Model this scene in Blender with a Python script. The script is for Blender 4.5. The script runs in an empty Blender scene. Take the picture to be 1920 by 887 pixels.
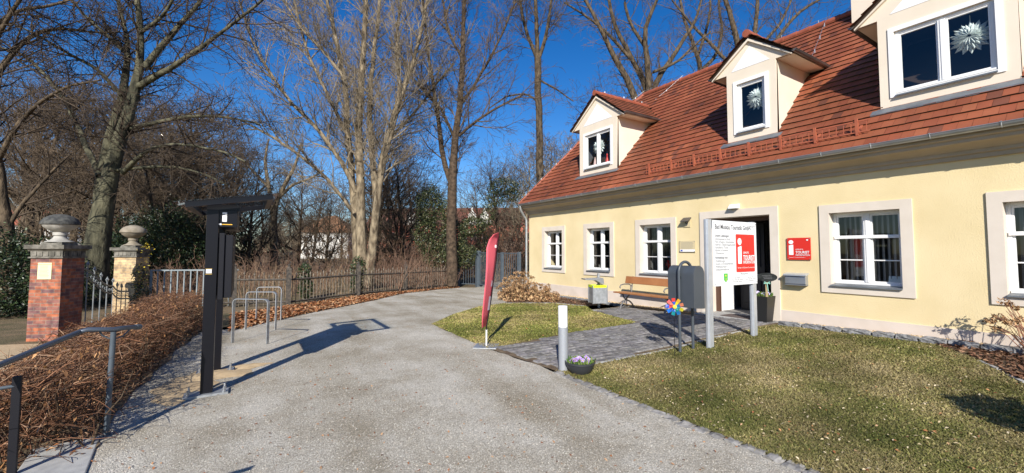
import bpy, bmesh, math, random
import numpy as np
from mathutils import Vector, Matrix
R = math.radians
random.seed(7); np.random.seed(7)
scn = bpy.context.scene
COL = scn.collection

# ------------------------------------------------------------------ camera
CF, CCY, CPITCH, CROLL, CYAW, CH = 791.0, 430.1, R(2.92), R(.142), R(-31.97), 1.65
_cn = np.array([math.cos(CYAW), -math.sin(CYAW)]); _cu = np.array([math.sin(CYAW), math.cos(CYAW)])
def _w(v): return np.array([v[0]*_cn[0]+v[1]*_cn[1], v[0]*_cu[0]+v[1]*_cu[1], v[2]])
_f = np.array([0, math.cos(CPITCH), math.sin(CPITCH)]); _u = np.array([0, -math.sin(CPITCH), math.cos(CPITCH)]); _r = np.array([1., 0, 0])
_R = _w(_r*math.cos(CROLL)+_u*math.sin(CROLL)); _U = _w(-_r*math.sin(CROLL)+_u*math.cos(CROLL)); _F = _w(_f)
cd = bpy.data.cameras.new('camera'); cam = bpy.data.objects.new('camera', cd); COL.objects.link(cam)
cam.matrix_world = Matrix(((_R[0], _U[0], -_F[0], 0), (_R[1], _U[1], -_F[1], 0), (_R[2], _U[2], -_F[2], CH), (0, 0, 0, 1)))
cd.sensor_width = 36; cd.lens = CF/1920*36; cd.shift_y = -(443.5-CCY)/1920; cd.clip_start = .05; cd.clip_end = 3000
scn.camera = cam

# ------------------------------------------------------------------ light
SUN_AZ, SUN_EL = R(53.5+180), R(30)          # direction TO the sun
sx, sy, sz = math.cos(SUN_AZ)*math.cos(SUN_EL), math.sin(SUN_AZ)*math.cos(SUN_EL), math.sin(SUN_EL)
wd = bpy.data.worlds.new('World'); scn.world = wd; wd.use_nodes = True
nt = wd.node_tree; bg = nt.nodes['Background']
sky = nt.nodes.new('ShaderNodeTexSky'); sky.sky_type = 'NISHITA'; sky.sun_disc = False
sky.sun_elevation = SUN_EL; sky.sun_rotation = math.atan2(sx, sy)
sky.air_density = 1.0; sky.dust_density = .3; sky.ozone_density = 3.5; sky.altitude = 200
hs = nt.nodes.new('ShaderNodeHueSaturation'); hs.inputs['Saturation'].default_value = 1.36; hs.inputs['Hue'].default_value = .51
nt.links.new(sky.outputs[0], hs.inputs['Color']); nt.links.new(hs.outputs[0], bg.inputs[0]); bg.inputs[1].default_value = .1
sl = bpy.data.lights.new('sun', 'SUN'); sl.energy = 5.0; sl.angle = R(.5); sl.color = (1, .94, .85)
so = bpy.data.objects.new('sun', sl); COL.objects.link(so)
so.rotation_euler = Vector((sx, sy, sz)).to_track_quat('Z', 'Y').to_euler(); so.location = (0, 0, 30)
vs = scn.view_settings; vs.view_transform = 'Standard'; vs.look = 'None'; vs.gamma = 1; vs.use_curve_mapping = False; vs.exposure = 0.45
scn.render.resolution_x = 1024; scn.render.resolution_y = 473
try:
    scn.cycles.max_bounces = 6; scn.cycles.transparent_max_bounces = 24; scn.cycles.diffuse_bounces = 3; scn.cycles.glossy_bounces = 3
    scn.cycles.transmission_bounces = 4; scn.cycles.caustics_reflective = False; scn.cycles.caustics_refractive = False
except Exception: pass

# ------------------------------------------------------------------ layout helpers (photograph survey -> metres)
def ray(x, y): return _F + (x-960)/CF*_R + (CCY-y)/CF*_U
def sm(t): t = min(1, max(0, t)); return t*t*(3-2*t)
def G(x, y):
    z = .165*sm((x-5.5)/3.7)*min(1, max(0, (9-y)/7))
    z -= .38*sm((-1.25-x)/1.5)
    if y > 11: z -= .1*sm((y-11)/8)*sm((x-3)/4)
    return z
def PG(x, y, dz=0):
    v = ray(x, y); z = 0
    for _ in range(12):
        t = (z-CH)/v[2]; z = G(v[0]*t, v[1]*t)+dz
    return np.array([v[0]*t, v[1]*t, z-dz])
def PX(x, y, X): v = ray(x, y); return v*(X/v[0])+np.array([0, 0, CH])
def PY(x, y, Y): v = ray(x, y); return v*(Y/v[1])+np.array([0, 0, CH])
_h = np.array([_F[0], _F[1], 0]); _h /= np.linalg.norm(_h)
def PD(x, y, d):
    v = ray(x, y); return v*(d/(v@_h))+np.array([0, 0, CH])

# ------------------------------------------------------------------ mesh helpers
class MB:
    def __init__(s): s.v = []; s.f = []; s.c = []; s.n = 0; s.nc = None
    def add(s, vs_, fs, col=None):
        o = s.n; vs_ = [tuple(map(float, q)) for q in vs_]
        s.v += vs_; s.f += [tuple(i+o for i in f) for f in fs]; s.n += len(vs_)
        if col is not None: s.c += [col]*len(fs)
        return s
    def box(s, a, b, col=None):
        x0, y0, z0 = [min(p, q) for p, q in zip(a, b)]; x1, y1, z1 = [max(p, q) for p, q in zip(a, b)]
        return s.add([(x0,y0,z0),(x1,y0,z0),(x1,y1,z0),(x0,y1,z0),(x0,y0,z1),(x1,y0,z1),(x1,y1,z1),(x0,y1,z1)],
              [(0,3,2,1),(4,5,6,7),(0,1,5,4),(1,2,6,5),(2,3,7,6),(3,0,4,7)], col)
    def obox(s, c, ax, ay, az, hx, hy, hz, col=None):   # oriented box
        c, ax, ay, az = [np.array(q, float) for q in (c, ax, ay, az)]
        P = [c+ax*hx*i+ay*hy*j+az*hz*k for k in (-1, 1) for i, j in ((-1,-1),(1,-1),(1,1),(-1,1))]
        return s.add(P, [(0,3,2,1),(4,5,6,7),(0,1,5,4),(1,2,6,5),(2,3,7,6),(3,0,4,7)], col)
    def tube(s, pts, r, n=8, cap=True, col=None):
        pts = [np.array(p, float) for p in pts]; m = len(pts)
        rs = r if hasattr(r, '__len__') else [r]*m
        V = []; prev = None
        for i, p in enumerate(pts):
            t = pts[min(i+1, m-1)]-pts[max(i-1, 0)]; t /= (np.linalg.norm(t)+1e-9)
            if prev is None:
                a = np.cross(t, [0, 0, 1.] if abs(t[2]) < .9 else [1., 0, 0])
            else: a = prev-t*(prev@t)
            a /= np.linalg.norm(a); prev = a; b = np.cross(t, a)
            for k in range(n):
                an = 2*math.pi*k/n; V.append(p+rs[i]*(a*math.cos(an)+b*math.sin(an)))
        Fc = [(i*n+k, i*n+(k+1) % n, (i+1)*n+(k+1) % n, (i+1)*n+k) for i in range(m-1) for k in range(n)]
        if cap: Fc += [tuple(range(n-1, -1, -1)), tuple((m-1)*n+k for k in range(n))]
        return s.add(V, Fc, col)
    def lathe(s, c, prof, n=24, col=None, sq=False):
        V = []
        for r, z in prof:
            for k in range(n):
                a = 2*math.pi*(k+.5)/n; V.append((c[0]+r*math.cos(a), c[1]+r*math.sin(a), c[2]+z))
        m = len(prof)
        Fc = [(i*n+k, i*n+(k+1) % n, (i+1)*n+(k+1) % n, (i+1)*n+k) for i in range(m-1) for k in range(n)]
        Fc += [tuple(range(n-1, -1, -1)), tuple((m-1)*n+k for k in range(n))]
        return s.add(V, Fc, col)
    def prism(s, poly, o, ex, ey, ez, d, col=None):     # poly 2D in ex,ey, extruded by d along ez
        o, ex, ey, ez = [np.array(q, float) for q in (o, ex, ey, ez)]; n = len(poly)
        V = [o+ex*a+ey*b for a, b in poly]+[o+ex*a+ey*b+ez*d for a, b in poly]
        return s.add(V, [tuple(range(n-1, -1, -1)), tuple(range(n, 2*n))]+[(i, (i+1) % n, n+(i+1) % n, n+i) for i in range(n)], col)
    def quad(s, *p, col=None): return s.add(p, [tuple(range(len(p)))], col)
    def text(s, t, size, o, ex, ey, ez, th=.002, align='LEFT', bold=0, sx=1.0, col=None):
        cu = bpy.data.curves.new('t', 'FONT'); cu.body = t; cu.size = size; cu.align_x = align; cu.offset = bold*size; cu.resolution_u = 3
        ob = bpy.data.objects.new('t', cu); COL.objects.link(ob)
        dg = bpy.context.evaluated_depsgraph_get(); me = ob.evaluated_get(dg).to_mesh()
        o, ex, ey, ez = [np.array(q, float) for q in (o, ex, ey, ez)]
        V = [o+ex*v.co.x*sx+ey*v.co.y+ez*th for v in me.vertices]
        s.add(V, [tuple(p.vertices) for p in me.polygons], col)
        ob.evaluated_get(dg).to_mesh_clear(); bpy.data.objects.remove(ob); bpy.data.curves.remove(cu)
        return s

WL = {}
def _link(name, me, mat, parent, loc, smooth):
    if mat is not None:
        for m in (mat if isinstance(mat, (list, tuple)) else [mat]): me.materials.append(m)
    o = bpy.data.objects.new(name, me); COL.objects.link(o)
    if parent is not None: o.parent = parent; WL[o.name] = WL[parent.name]
    else: o.location = loc; WL[o.name] = tuple(loc)
    return o
def obj(name, mb, mat, parent=None, loc=(0, 0, 0), smooth=False, bevel=0, local=False):
    org = WL[parent.name] if parent is not None else loc
    v = np.array(mb.v, float).reshape(-1, 3)
    if not local: v = v-np.array(org, float)
    me = bpy.data.meshes.new(name); me.from_pydata([tuple(q) for q in v], [], mb.f)
    if mb.c and len(mb.c) == len(mb.f):
        at = me.color_attributes.new('col', 'FLOAT_COLOR', 'CORNER')
        arr = np.ones((len(me.loops), 4), np.float32); i = 0
        cnt = np.array([len(f) for f in mb.f]); arr[:, :3] = np.repeat(np.array(mb.c, np.float32), cnt, axis=0)
        at.data.foreach_set('color', arr.ravel())
    me.update()
    if smooth:
        me.shade_smooth()
        try: me.set_sharp_from_angle(angle=R(38))
        except Exception: pass
    o = _link(name, me, mat, parent, loc, smooth)
    if bevel:
        m = o.modifiers.new('bevel', 'BEVEL'); m.width = bevel; m.segments = 2; m.limit_method = 'ANGLE'; m.angle_limit = R(50)
    return o
def fastmesh(name, V, Fq, mat, parent=None, loc=(0, 0, 0), cols=None, smooth=False):
    """V (n,3) array, Fq (m,k) index array with constant k"""
    org = WL[parent.name] if parent is not None else loc
    V = (np.asarray(V, np.float32)-np.array(org, np.float32)); Fq = np.asarray(Fq, np.int32); m, k = Fq.shape
    me = bpy.data.meshes.new(name); me.vertices.add(len(V)); me.vertices.foreach_set('co', V.ravel())
    me.loops.add(m*k); me.loops.foreach_set('vertex_index', Fq.ravel())
    me.polygons.add(m); me.polygons.foreach_set('loop_start', np.arange(0, m*k, k, dtype=np.int32))
    if cols is not None:
        at = me.color_attributes.new('col', 'FLOAT_COLOR', 'CORNER')
        a = np.ones((m*k, 4), np.float32); a[:, :3] = np.repeat(cols, k, axis=0); at.data.foreach_set('color', a.ravel())
    me.update(calc_edges=True)
    if smooth: me.shade_smooth()
    return _link(name, me, mat, parent, loc, smooth)
def tag(o, label=None, cat=None, group=None, kind=None):
    if label: o['label'] = label
    if cat: o['category'] = cat
    if group: o['group'] = group
    if kind: o['kind'] = kind
    return o
def thing(name, loc, label, cat, group=None):
    o = bpy.data.objects.new(name, None); COL.objects.link(o); o.location = [float(q) for q in loc]; o.empty_display_size = .2
    WL[o.name] = tuple(float(q) for q in loc); return tag(o, label, cat, group)
def copy_tree(o, parent=None):
    c = o.copy(); COL.objects.link(c)
    if parent is not None: c.parent = parent
    for ch in list(o.children): copy_tree(ch, c)
    return c

# ------------------------------------------------------------------ materials
def M(name, c1, c2=None, scale=6, rough=.7, bump=0, bscale=40, metal=0, spec=.4, attr=False, detail=4, bdist=.01, vor=False, sheen=0, lo=.35, hi=.65):
    m = bpy.data.materials.new(name); m.use_nodes = True; t = m.node_tree; b = t.nodes['Principled BSDF']
    b.inputs['Roughness'].default_value = rough; b.inputs['Metallic'].default_value = metal
    b.inputs['Specular IOR Level'].default_value = spec
    c1 = (*c1, 1); b.inputs['Base Color'].default_value = c1
    tc = t.nodes.new('ShaderNodeTexCoord')
    out = None
    if attr:
        a = t.nodes.new('ShaderNodeAttribute'); a.attribute_name = 'col'; out = a.outputs['Color']
    if c2 is not None:
        n = t.nodes.new('ShaderNodeTexNoise'); n.inputs['Scale'].default_value = scale; n.inputs['Detail'].default_value = detail
        t.links.new(tc.outputs['Object'], n.inputs['Vector'])
        rp = t.nodes.new('ShaderNodeValToRGB'); rp.color_ramp.elements[0].position = lo; rp.color_ramp.elements[1].position = hi
        rp.color_ramp.elements[0].color = c1; rp.color_ramp.elements[1].color = (*c2, 1)
        t.links.new(n.outputs[0], rp.inputs[0])
        if attr:
            mx = t.nodes.new('ShaderNodeMix'); mx.data_type = 'RGBA'; mx.blend_type = 'MULTIPLY'; mx.inputs[0].default_value = 1
            t.links.new(out, mx.inputs[6]); t.links.new(rp.outputs[0], mx.inputs[7]); out = mx.outputs[2]
        else: out = rp.outputs[0]
    if out is not None: t.links.new(out, b.inputs['Base Color'])
    if bump:
        n2 = t.nodes.new('ShaderNodeTexVoronoi' if vor else 'ShaderNodeTexNoise'); n2.inputs['Scale'].default_value = bscale
        if not vor: n2.inputs['Detail'].default_value = 4
        t.links.new(tc.outputs['Object'], n2.inputs['Vector'])
        bp = t.nodes.new('ShaderNodeBump'); bp.inputs['Strength'].default_value = bump; bp.inputs['Distance'].default_value = bdist
        t.links.new(n2.outputs[0], bp.inputs['Height']); t.links.new(bp.outputs[0], b.inputs['Normal'])
    return m
MT = {}
def gravel_mat():
    m = bpy.data.materials.new('gravel'); m.use_nodes = True; t = m.node_tree; b = t.nodes['Principled BSDF']; L = t.links.new
    b.inputs['Roughness'].default_value = .95; b.inputs['Specular IOR Level'].default_value = .15
    tc = t.nodes.new('ShaderNodeTexCoord')
    v = t.nodes.new('ShaderNodeTexVoronoi'); v.inputs['Scale'].default_value = 115; L(tc.outputs['Object'], v.inputs['Vector'])
    sep = t.nodes.new('ShaderNodeSeparateColor'); L(v.outputs['Color'], sep.inputs[0])
    rp = t.nodes.new('ShaderNodeValToRGB'); e = rp.color_ramp.elements
    e[0].position = 0; e[0].color = (.29, .28, .245, 1); e[1].position = 1; e[1].color = (.68, .66, .59, 1)
    q = e.new(.35); q.color = (.42, .405, .36, 1); q = e.new(.75); q.color = (.52, .5, .445, 1)
    L(sep.outputs[0], rp.inputs[0])
    n = t.nodes.new('ShaderNodeTexNoise'); n.inputs['Scale'].default_value = .9; n.inputs['Detail'].default_value = 6; n.inputs['Roughness'].default_value = .65
    L(tc.outputs['Object'], n.inputs['Vector'])
    r2 = t.nodes.new('ShaderNodeValToRGB'); e = r2.color_ramp.elements
    e[0].position = .36; e[0].color = (.74, .69, .61, 1); e[1].position = .6; e[1].color = (1.08, 1.06, 1.03, 1)
    L(n.outputs[0], r2.inputs[0])
    mx = t.nodes.new('ShaderNodeMix'); mx.data_type = 'RGBA'; mx.blend_type = 'MULTIPLY'; mx.inputs[0].default_value = 1
    L(rp.outputs[0], mx.inputs[6]); L(r2.outputs[0], mx.inputs[7])
    mp = t.nodes.new('ShaderNodeMapping'); mp.inputs['Rotation'].default_value = (0, 0, .12); mp.inputs['Scale'].default_value = (1.5, .28, 1); L(tc.outputs['Object'], mp.inputs[0])
    n3 = t.nodes.new('ShaderNodeTexNoise'); n3.inputs['Scale'].default_value = .8; n3.inputs['Detail'].default_value = 5; n3.inputs['Distortion'].default_value = .6; L(mp.outputs[0], n3.inputs['Vector'])
    r3 = t.nodes.new('ShaderNodeValToRGB'); e = r3.color_ramp.elements; e[0].position = .4; e[0].color = (.82, .8, .76, 1); e[1].position = .56; e[1].color = (1, 1, 1, 1); L(n3.outputs[0], r3.inputs[0])
    m3 = t.nodes.new('ShaderNodeMix'); m3.data_type = 'RGBA'; m3.blend_type = 'MULTIPLY'; m3.inputs[0].default_value = 1; L(mx.outputs[2], m3.inputs[6]); L(r3.outputs[0], m3.inputs[7]); L(m3.outputs[2], b.inputs['Base Color'])
    bp = t.nodes.new('ShaderNodeBump'); bp.inputs['Strength'].default_value = .8; bp.inputs['Distance'].default_value = .005
    inv = t.nodes.new('ShaderNodeMath'); inv.operation = 'SUBTRACT'; inv.inputs[0].default_value = 1; L(v.outputs['Distance'], inv.inputs[1])
    L(inv.outputs[0], bp.inputs['Height']); L(bp.outputs[0], b.inputs['Normal'])
    return m
def brick_mat(name, ca, cb, cm, bw=.25, bh=.077, rot=0):
    m = bpy.data.materials.new(name); m.use_nodes = True; t = m.node_tree; b = t.nodes['Principled BSDF']; L = t.links.new
    b.inputs['Roughness'].default_value = .85; b.inputs['Specular IOR Level'].default_value = .2
    tc = t.nodes.new('ShaderNodeTexCoord'); sp = t.nodes.new('ShaderNodeSeparateXYZ'); L(tc.outputs['Object'], sp.inputs[0])
    ad = t.nodes.new('ShaderNodeMath'); ad.operation = 'ADD'; L(sp.outputs[0], ad.inputs[0]); L(sp.outputs[1], ad.inputs[1])
    cb_ = t.nodes.new('ShaderNodeCombineXYZ'); L(ad.outputs[0], cb_.inputs[0]); L(sp.outputs[2], cb_.inputs[1])
    br = t.nodes.new('ShaderNodeTexBrick'); L(cb_.outputs[0], br.inputs['Vector']); br.inputs['Scale'].default_value = 1
    br.inputs['Brick Width'].default_value = bw; br.inputs['Row Height'].default_value = bh; br.inputs['Mortar Size'].default_value = .006
    br.inputs['Color1'].default_value = (*ca, 1); br.inputs['Color2'].default_value = (*cb, 1); br.inputs['Mortar'].default_value = (*cm, 1); br.inputs['Bias'].default_value = 0
    n = t.nodes.new('ShaderNodeTexNoise'); n.inputs['Scale'].default_value = 9; L(tc.outputs['Object'], n.inputs['Vector'])
    r2 = t.nodes.new('ShaderNodeValToRGB'); r2.color_ramp.elements[0].color = (.6, .6, .65, 1); r2.color_ramp.elements[1].color = (1.15, 1.1, 1.05, 1)
    r2.color_ramp.elements[0].position = .35; r2.color_ramp.elements[1].position = .65; L(n.outputs[0], r2.inputs[0])
    mx = t.nodes.new('ShaderNodeMix'); mx.data_type = 'RGBA'; mx.blend_type = 'MULTIPLY'; mx.inputs[0].default_value = 1
    L(br.outputs['Color'], mx.inputs[6]); L(r2.outputs[0], mx.inputs[7]); L(mx.outputs[2], b.inputs['Base Color'])
    bp = t.nodes.new('ShaderNodeBump'); bp.inputs['Strength'].default_value = .5; bp.inputs['Distance'].default_value = .006; bp.invert = True
    L(br.outputs['Fac'], bp.inputs['Height']); L(bp.outputs[0], b.inputs['Normal'])
    return m
def glass_mat(name='glass', tint=(.86, .9, .92), refl=.07):
    m = bpy.data.materials.new(name); m.use_nodes = True; t = m.node_tree; L = t.links.new
    for n in list(t.nodes):
        if n.type != 'OUTPUT_MATERIAL': t.nodes.remove(n)
    out = [n for n in t.nodes][0]
    tr = t.nodes.new('ShaderNodeBsdfTransparent'); tr.inputs[0].default_value = (*tint, 1)
    gl = t.nodes.new('ShaderNodeBsdfGlossy'); gl.inputs['Roughness'].default_value = .02
    lw = t.nodes.new('ShaderNodeLayerWeight'); lw.inputs[0].default_value = .5
    pw_ = t.nodes.new('ShaderNodeMath'); pw_.operation = 'POWER'; pw_.inputs[1].default_value = 3.5; L(lw.outputs['Facing'], pw_.inputs[0])
    fr = t.nodes.new('ShaderNodeMath'); fr.operation = 'MULTIPLY_ADD'; fr.inputs[1].default_value = .85; fr.inputs[2].default_value = refl; L(pw_.outputs[0], fr.inputs[0])
    mx = t.nodes.new('ShaderNodeMixShader'); L(fr.outputs[0], mx.inputs[0]); L(tr.outputs[0], mx.inputs[1]); L(gl.outputs[0], mx.inputs[2]); L(mx.outputs[0], out.inputs[0])
    return m
MT['gravel'] = gravel_mat()
MT['soil'] = M('soil', (.09, .062, .04), (.2, .15, .09), 5, .95, .6, 60)
MT['park'] = M('park_ground', (.1, .085, .04), (.2, .14, .08), 1.5, .95, .8, 30, bdist=.03)
MT['lawnbase'] = M('lawn_soil', (.14, .13, .05), (.3, .25, .12), 4, .95, .8, 60)
MT['blade'] = M('grass_blades', (1, 1, 1), None, rough=.6, attr=True, spec=.2)
MT['leaf'] = M('dry_leaves', (1, 1, 1), None, rough=.8, attr=True, spec=.2)
MT['green'] = M('evergreen_leaves', (1, 1, 1), None, rough=.45, attr=True, spec=.4)
MT['paver'] = M('granite_setts', (.6, .58, .55), (1.1, 1.08, 1.05), 14, .85, .6, 70, attr=True, bdist=.006)
MT['stone'] = M('grey_stone', (.14, .14, .145), (.3, .3, .3), 9, .85, .9, 22, bdist=.03)
MT['slab'] = M('concrete_slab', (.33, .33, .32), (.42, .42, .4), 14, .85, .15, 120)
MT['wall'] = M('yellow_roughcast', (.7, .575, .33), (.78, .65, .395), 1.1, .93, .4, 55, spec=.15, bdist=.012, detail=8)
MT['plinth'] = M('pale_plinth', (.6, .525, .45), (.68, .6, .53), 2.2, .9, .1, 60, spec=.2)
MT['surround'] = M('stone_beige_trim', (.64, .57, .485), (.69, .62, .535), 3, .85, .05, 90, spec=.2)
MT['cream'] = M('cream_render', (.72, .635, .51), (.77, .68, .56), 1.5, .9, .12, 90, spec=.2)
MT['white'] = M('white_paint', (.8, .8, .79), None, rough=.35)
MT['whitewash'] = M('white_render', (.82, .82, .82), None, rough=.85)
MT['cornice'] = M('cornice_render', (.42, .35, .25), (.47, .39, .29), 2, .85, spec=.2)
MT['tile'] = M('clay_tiles', (.68, .7, .7), (1.0, .98, .97), .9, .62, .12, 60, attr=True, spec=.35)
MT['tileflat'] = M('roof_underlay', (.05, .03, .02), None, rough=.9)
MT['ridge'] = M('ridge_tiles', (.27, .075, .04), (.34, .1, .055), 6, .6)
MT['zinc'] = M('zinc', (.36, .38, .4), (.45, .47, .5), 3, .42, metal=.75)
MT['zincdark'] = M('weathered_zinc', (.13, .12, .12), (.2, .18, .17), 3, .45, metal=.6)
MT['lead'] = M('lead_flashing', (.16, .18, .2), (.22, .24, .26), 5, .5, metal=.4)
MT['glass'] = glass_mat()
MT['clear'] = glass_mat('clear_glass', (.95, .97, .97), .04)
MT['dark'] = M('dark_interior', (.03, .03, .032), None, rough=.9)
MT['blind'] = M('grey_fabric', (.3, .3, .31), None, rough=.9)
MT['door'] = M('brown_door_wood', (.09, .045, .03), None, rough=.5)
MT['rust'] = M('red_snow_guard', (.33, .09, .05), (.4, .12, .06), 6, .5)
MT['galv'] = M('galvanised_steel', (.33, .35, .36), (.46, .48, .5), 12, .45, metal=.55)
MT['alu'] = M('brushed_aluminium', (.5, .53, .57), (.56, .59, .63), 8, .4, metal=.5)
MT['black'] = M('black_powder_coat', (.006, .006, .009), None, rough=.35, spec=.3)
MT['black2'] = M('black_matt_plastic', (.009, .009, .013), None, rough=.5, spec=.3)
MT['anthracite'] = M('anthracite_paint', (.055, .066, .08), (.065, .076, .09), 3, .42, spec=.45)
MT['iron'] = M('blue_grey_ironwork', (.07, .09, .11), (.09, .11, .13), 8, .5)
MT['ironbar'] = M('lichened_iron_bars', (.1, .085, .065), (.26, .22, .17), 9, .8)
MT['gateiron'] = M('grey_wrought_iron', (.16, .18, .19), (.26, .28, .29), 8, .5)
MT['oldiron'] = M('weathered_dark_iron', (.035, .033, .03), (.11, .09, .07), 14, .8)
MT['pillarbrick'] = brick_mat('red_brick', (.44, .15, .075), (.17, .1, .105), (.26, .21, .17), .25)
MT['pillaryellow'] = brick_mat('yellow_brick', (.62, .48, .27), (.5, .36, .2), (.38, .32, .24), .25)
MT['sandstone'] = M('weathered_sandstone', (.09, .085, .07), (.24, .225, .19), 7, .9, .4, 40)
MT['paleurn'] = M('pale_urn_stone', (.3, .29, .26), (.5, .48, .43), 5, .85, .2, 40)
MT['urndark'] = M('mossy_urn_stone', (.035, .037, .037), (.1, .1, .09), 12, .9, .4, 50)
MT['bark'] = M('grey_brown_bark', (.028, .02, .012), (.135, .098, .06), 7, .9, .9, 14, bdist=.05)
MT['barkpale'] = M('pale_bark', (.07, .052, .032), (.31, .25, .165), 6, .9, .9, 12, bdist=.05)
MT['barkgreen'] = M('mossy_shaded_bark', (.022, .022, .013), (.13, .122, .075), 4.5, .9, .9, 12, bdist=.05)  # mossy bark, its colours darkened and mottled for the shade on the trunk
for _k in ('bark', 'barkpale', 'barkgreen'):
    _t = MT[_k].node_tree; _tc = [n for n in _t.nodes if n.type == 'TEX_COORD'][0]; _mp = _t.nodes.new('ShaderNodeMapping'); _mp.inputs['Scale'].default_value = (1, 1, .4)
    _t.links.new(_tc.outputs['Object'], _mp.inputs[0])
    for n in _t.nodes:
        if n.type == 'TEX_NOISE': _t.links.new(_mp.outputs[0], n.inputs['Vector'])
MT['twig'] = M('bare_twigs', (.075, .053, .034), (.17, .125, .085), 1, .9)
MT['twigdark'] = M('dark_twigs', (.035, .025, .017), (.1, .072, .048), 1, .9)
MT['twigpale'] = M('pale_twigs', (.14, .11, .075), (.3, .25, .175), 1, .9)
MT['hedge'] = M('hedge_twigs', (1, 1, 1), None, rough=.8, attr=True, spec=.2)
MT['wood'] = M('oiled_bench_wood', (.3, .12, .045), (.38, .165, .065), 3, .5, .2, 30)
MT['cast'] = M('cast_iron', (.16, .16, .165), (.22, .22, .22), 20, .55, metal=.4)
MT['red'] = M('red_sign_paint', (.64, .03, .02), None, rough=.3)
MT['signwhite'] = M('white_sign_board', (.72, .74, .76), None, rough=.35)
MT['ink'] = M('dark_lettering', (.1, .1, .11), None, rough=.6)
MT['inkgrey'] = M('grey_lettering', (.24, .24, .25), None, rough=.6)
MT['letters'] = M('white_lettering', (.85, .85, .85), None, rough=.5)
MT['greenpaint'] = M('green_crest', (.08, .45, .08), None, rough=.5)
MT['yellowpaint'] = M('yellow_crest', (.8, .6, .05), None, rough=.5)
MT['flag'] = M('red_banner_cloth', (.95, .17, .22), None, rough=.55)
_t = MT['flag'].node_tree; _b = _t.nodes['Principled BSDF']; _o = [n for n in _t.nodes if n.type == 'OUTPUT_MATERIAL'][0]
_tl = _t.nodes.new('ShaderNodeBsdfTranslucent'); _tl.inputs[0].default_value = (.85, .07, .12, 1); _mx = _t.nodes.new('ShaderNodeMixShader'); _mx.inputs[0].default_value = .2
_t.links.new(_b.outputs[0], _mx.inputs[1]); _t.links.new(_tl.outputs[0], _mx.inputs[2]); _t.links.new(_mx.outputs[0], _o.inputs[0])
MT['flag2'] = M('dark_red_banner_print', (.3, .02, .05), None, rough=.6)
MT['bag'] = M('yellow_bin_liner', (.68, .85, .02), None, rough=.4)
MT['pot'] = M('dark_plastic_pot', (.035, .037, .042), None, rough=.5)
MT['potblack'] = M('black_planter', (.02, .02, .02), None, rough=.45)
MT['opal'] = M('opal_plastic', (.82, .83, .82), None, rough=.3)
MT['lampgrey'] = M('grey_lamp_metal', (.36, .38, .41), None, rough=.45, metal=.3)
MT['attr'] = M('coloured_paint', (1, 1, 1), None, rough=.4, attr=True)
MT['paper'] = M('white_paper', (.75, .8, .76), None, rough=.9)
MT['plaque'] = M('pale_yellow_plaque', (.72, .74, .42), None, rough=.5)
MT['plaquebeige'] = M('beige_plaque', (.62, .52, .32), None, rough=.3)
MT['stonechip'] = M('yellow_gravel', (1, 1, 1), None, rough=.9, attr=True)
MT['redwall'] = M('red_facade', (.42, .1, .06), (.5, .16, .1), .3, .9)
MT['orangeroof'] = M('orange_roof', (.4, .15, .06), (.32, .1, .05), .5, .8)
MT['whitehouse'] = M('white_facade', (.7, .68, .62), (.78, .76, .7), .3, .9)
MT['darkwin'] = M('dark_window', (.05, .045, .04), None, rough=.3)
MT['sand'] = M('sand', (.42, .31, .18), (.5, .38, .23), 12, .95, .5, 60)

# ------------------------------------------------------------------ ground
def sheet(name, poly, mat, off, step=.5, jitter=0, hf=G):
    """a flat outline cut to a grid and laid on the terrain"""
    P = [np.array(p[:2], float) for p in poly]
    if jitter:
        Q = []
        for i, p in enumerate(P):
            q = P[(i+1) % len(P)]; n = max(1, int(np.linalg.norm(q-p)/.22))
            for k in range(n):
                a = p+(q-p)*k/n; Q.append(a+np.random.uniform(-jitter, jitter, 2) if np.linalg.norm(q-p) < 12 else a)
        P = Q
    bm = bmesh.new(); vs_ = [bm.verts.new((p[0], p[1], 0)) for p in P]; bm.faces.new(vs_)
    bmesh.ops.triangulate(bm, faces=bm.faces[:])
    xs = [p[0] for p in P]; ys = [p[1] for p in P]
    for ax, lo, hi in ((0, max(min(xs), -6), min(max(xs), 12)), (1, max(min(ys), -3), min(max(ys), 22))):
        k = math.ceil(lo/step)
        while k*step < hi:
            co = [0, 0, 0]; no = [0, 0, 0]; co[ax] = k*step; no[ax] = 1
            bmesh.ops.bisect_plane(bm, geom=bm.verts[:]+bm.edges[:]+bm.faces[:], plane_co=co, plane_no=no); k += 1
    for v in bm.verts: v.co.z = hf(v.co.x, v.co.y)+off
    bmesh.ops.recalc_face_normals(bm, faces=bm.faces[:])
    me = bpy.data.meshes.new(name); bm.to_mesh(me); bm.free(); me.materials.append(mat)
    if sum(p.normal.z for p in me.polygons) < 0: me.flip_normals()
    o = bpy.data.objects.new(name, me); COL.objects.link(o); o['kind'] = 'structure'; return o
def xy(x, y): return PG(x, y)[:2]
sheet('ground', [(-500, -300), (500, -300), (500, 600), (-500, 600)], MT['park'], -.012)
path_poly = [(3.62, -12), (3.62, 4.62), (3.5, 6.3), xy(810, 608), xy(850, 590), xy(900, 575), xy(945, 569), xy(965, 561), (8.6, 13.2), (9.9, 15.2), (10.9, 15.3), (13, 17), (22, 22), (20, 26), (11, 20.2),
             xy(893, 539), xy(862, 539), xy(820, 542), xy(760, 549), xy(700, 563), xy(620, 579), xy(560, 591), xy(440, 617), (-.75, 10.6), (-1.0, 8.8), (-1.12, 7), (-1.15, 5.2), (-1.05, 4.4), (-1.05, 2.6), (-3, 1.5), (-7, -12)]
sheet('gravel_path', path_poly, MT['gravel'], .0, jitter=.05)
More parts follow.
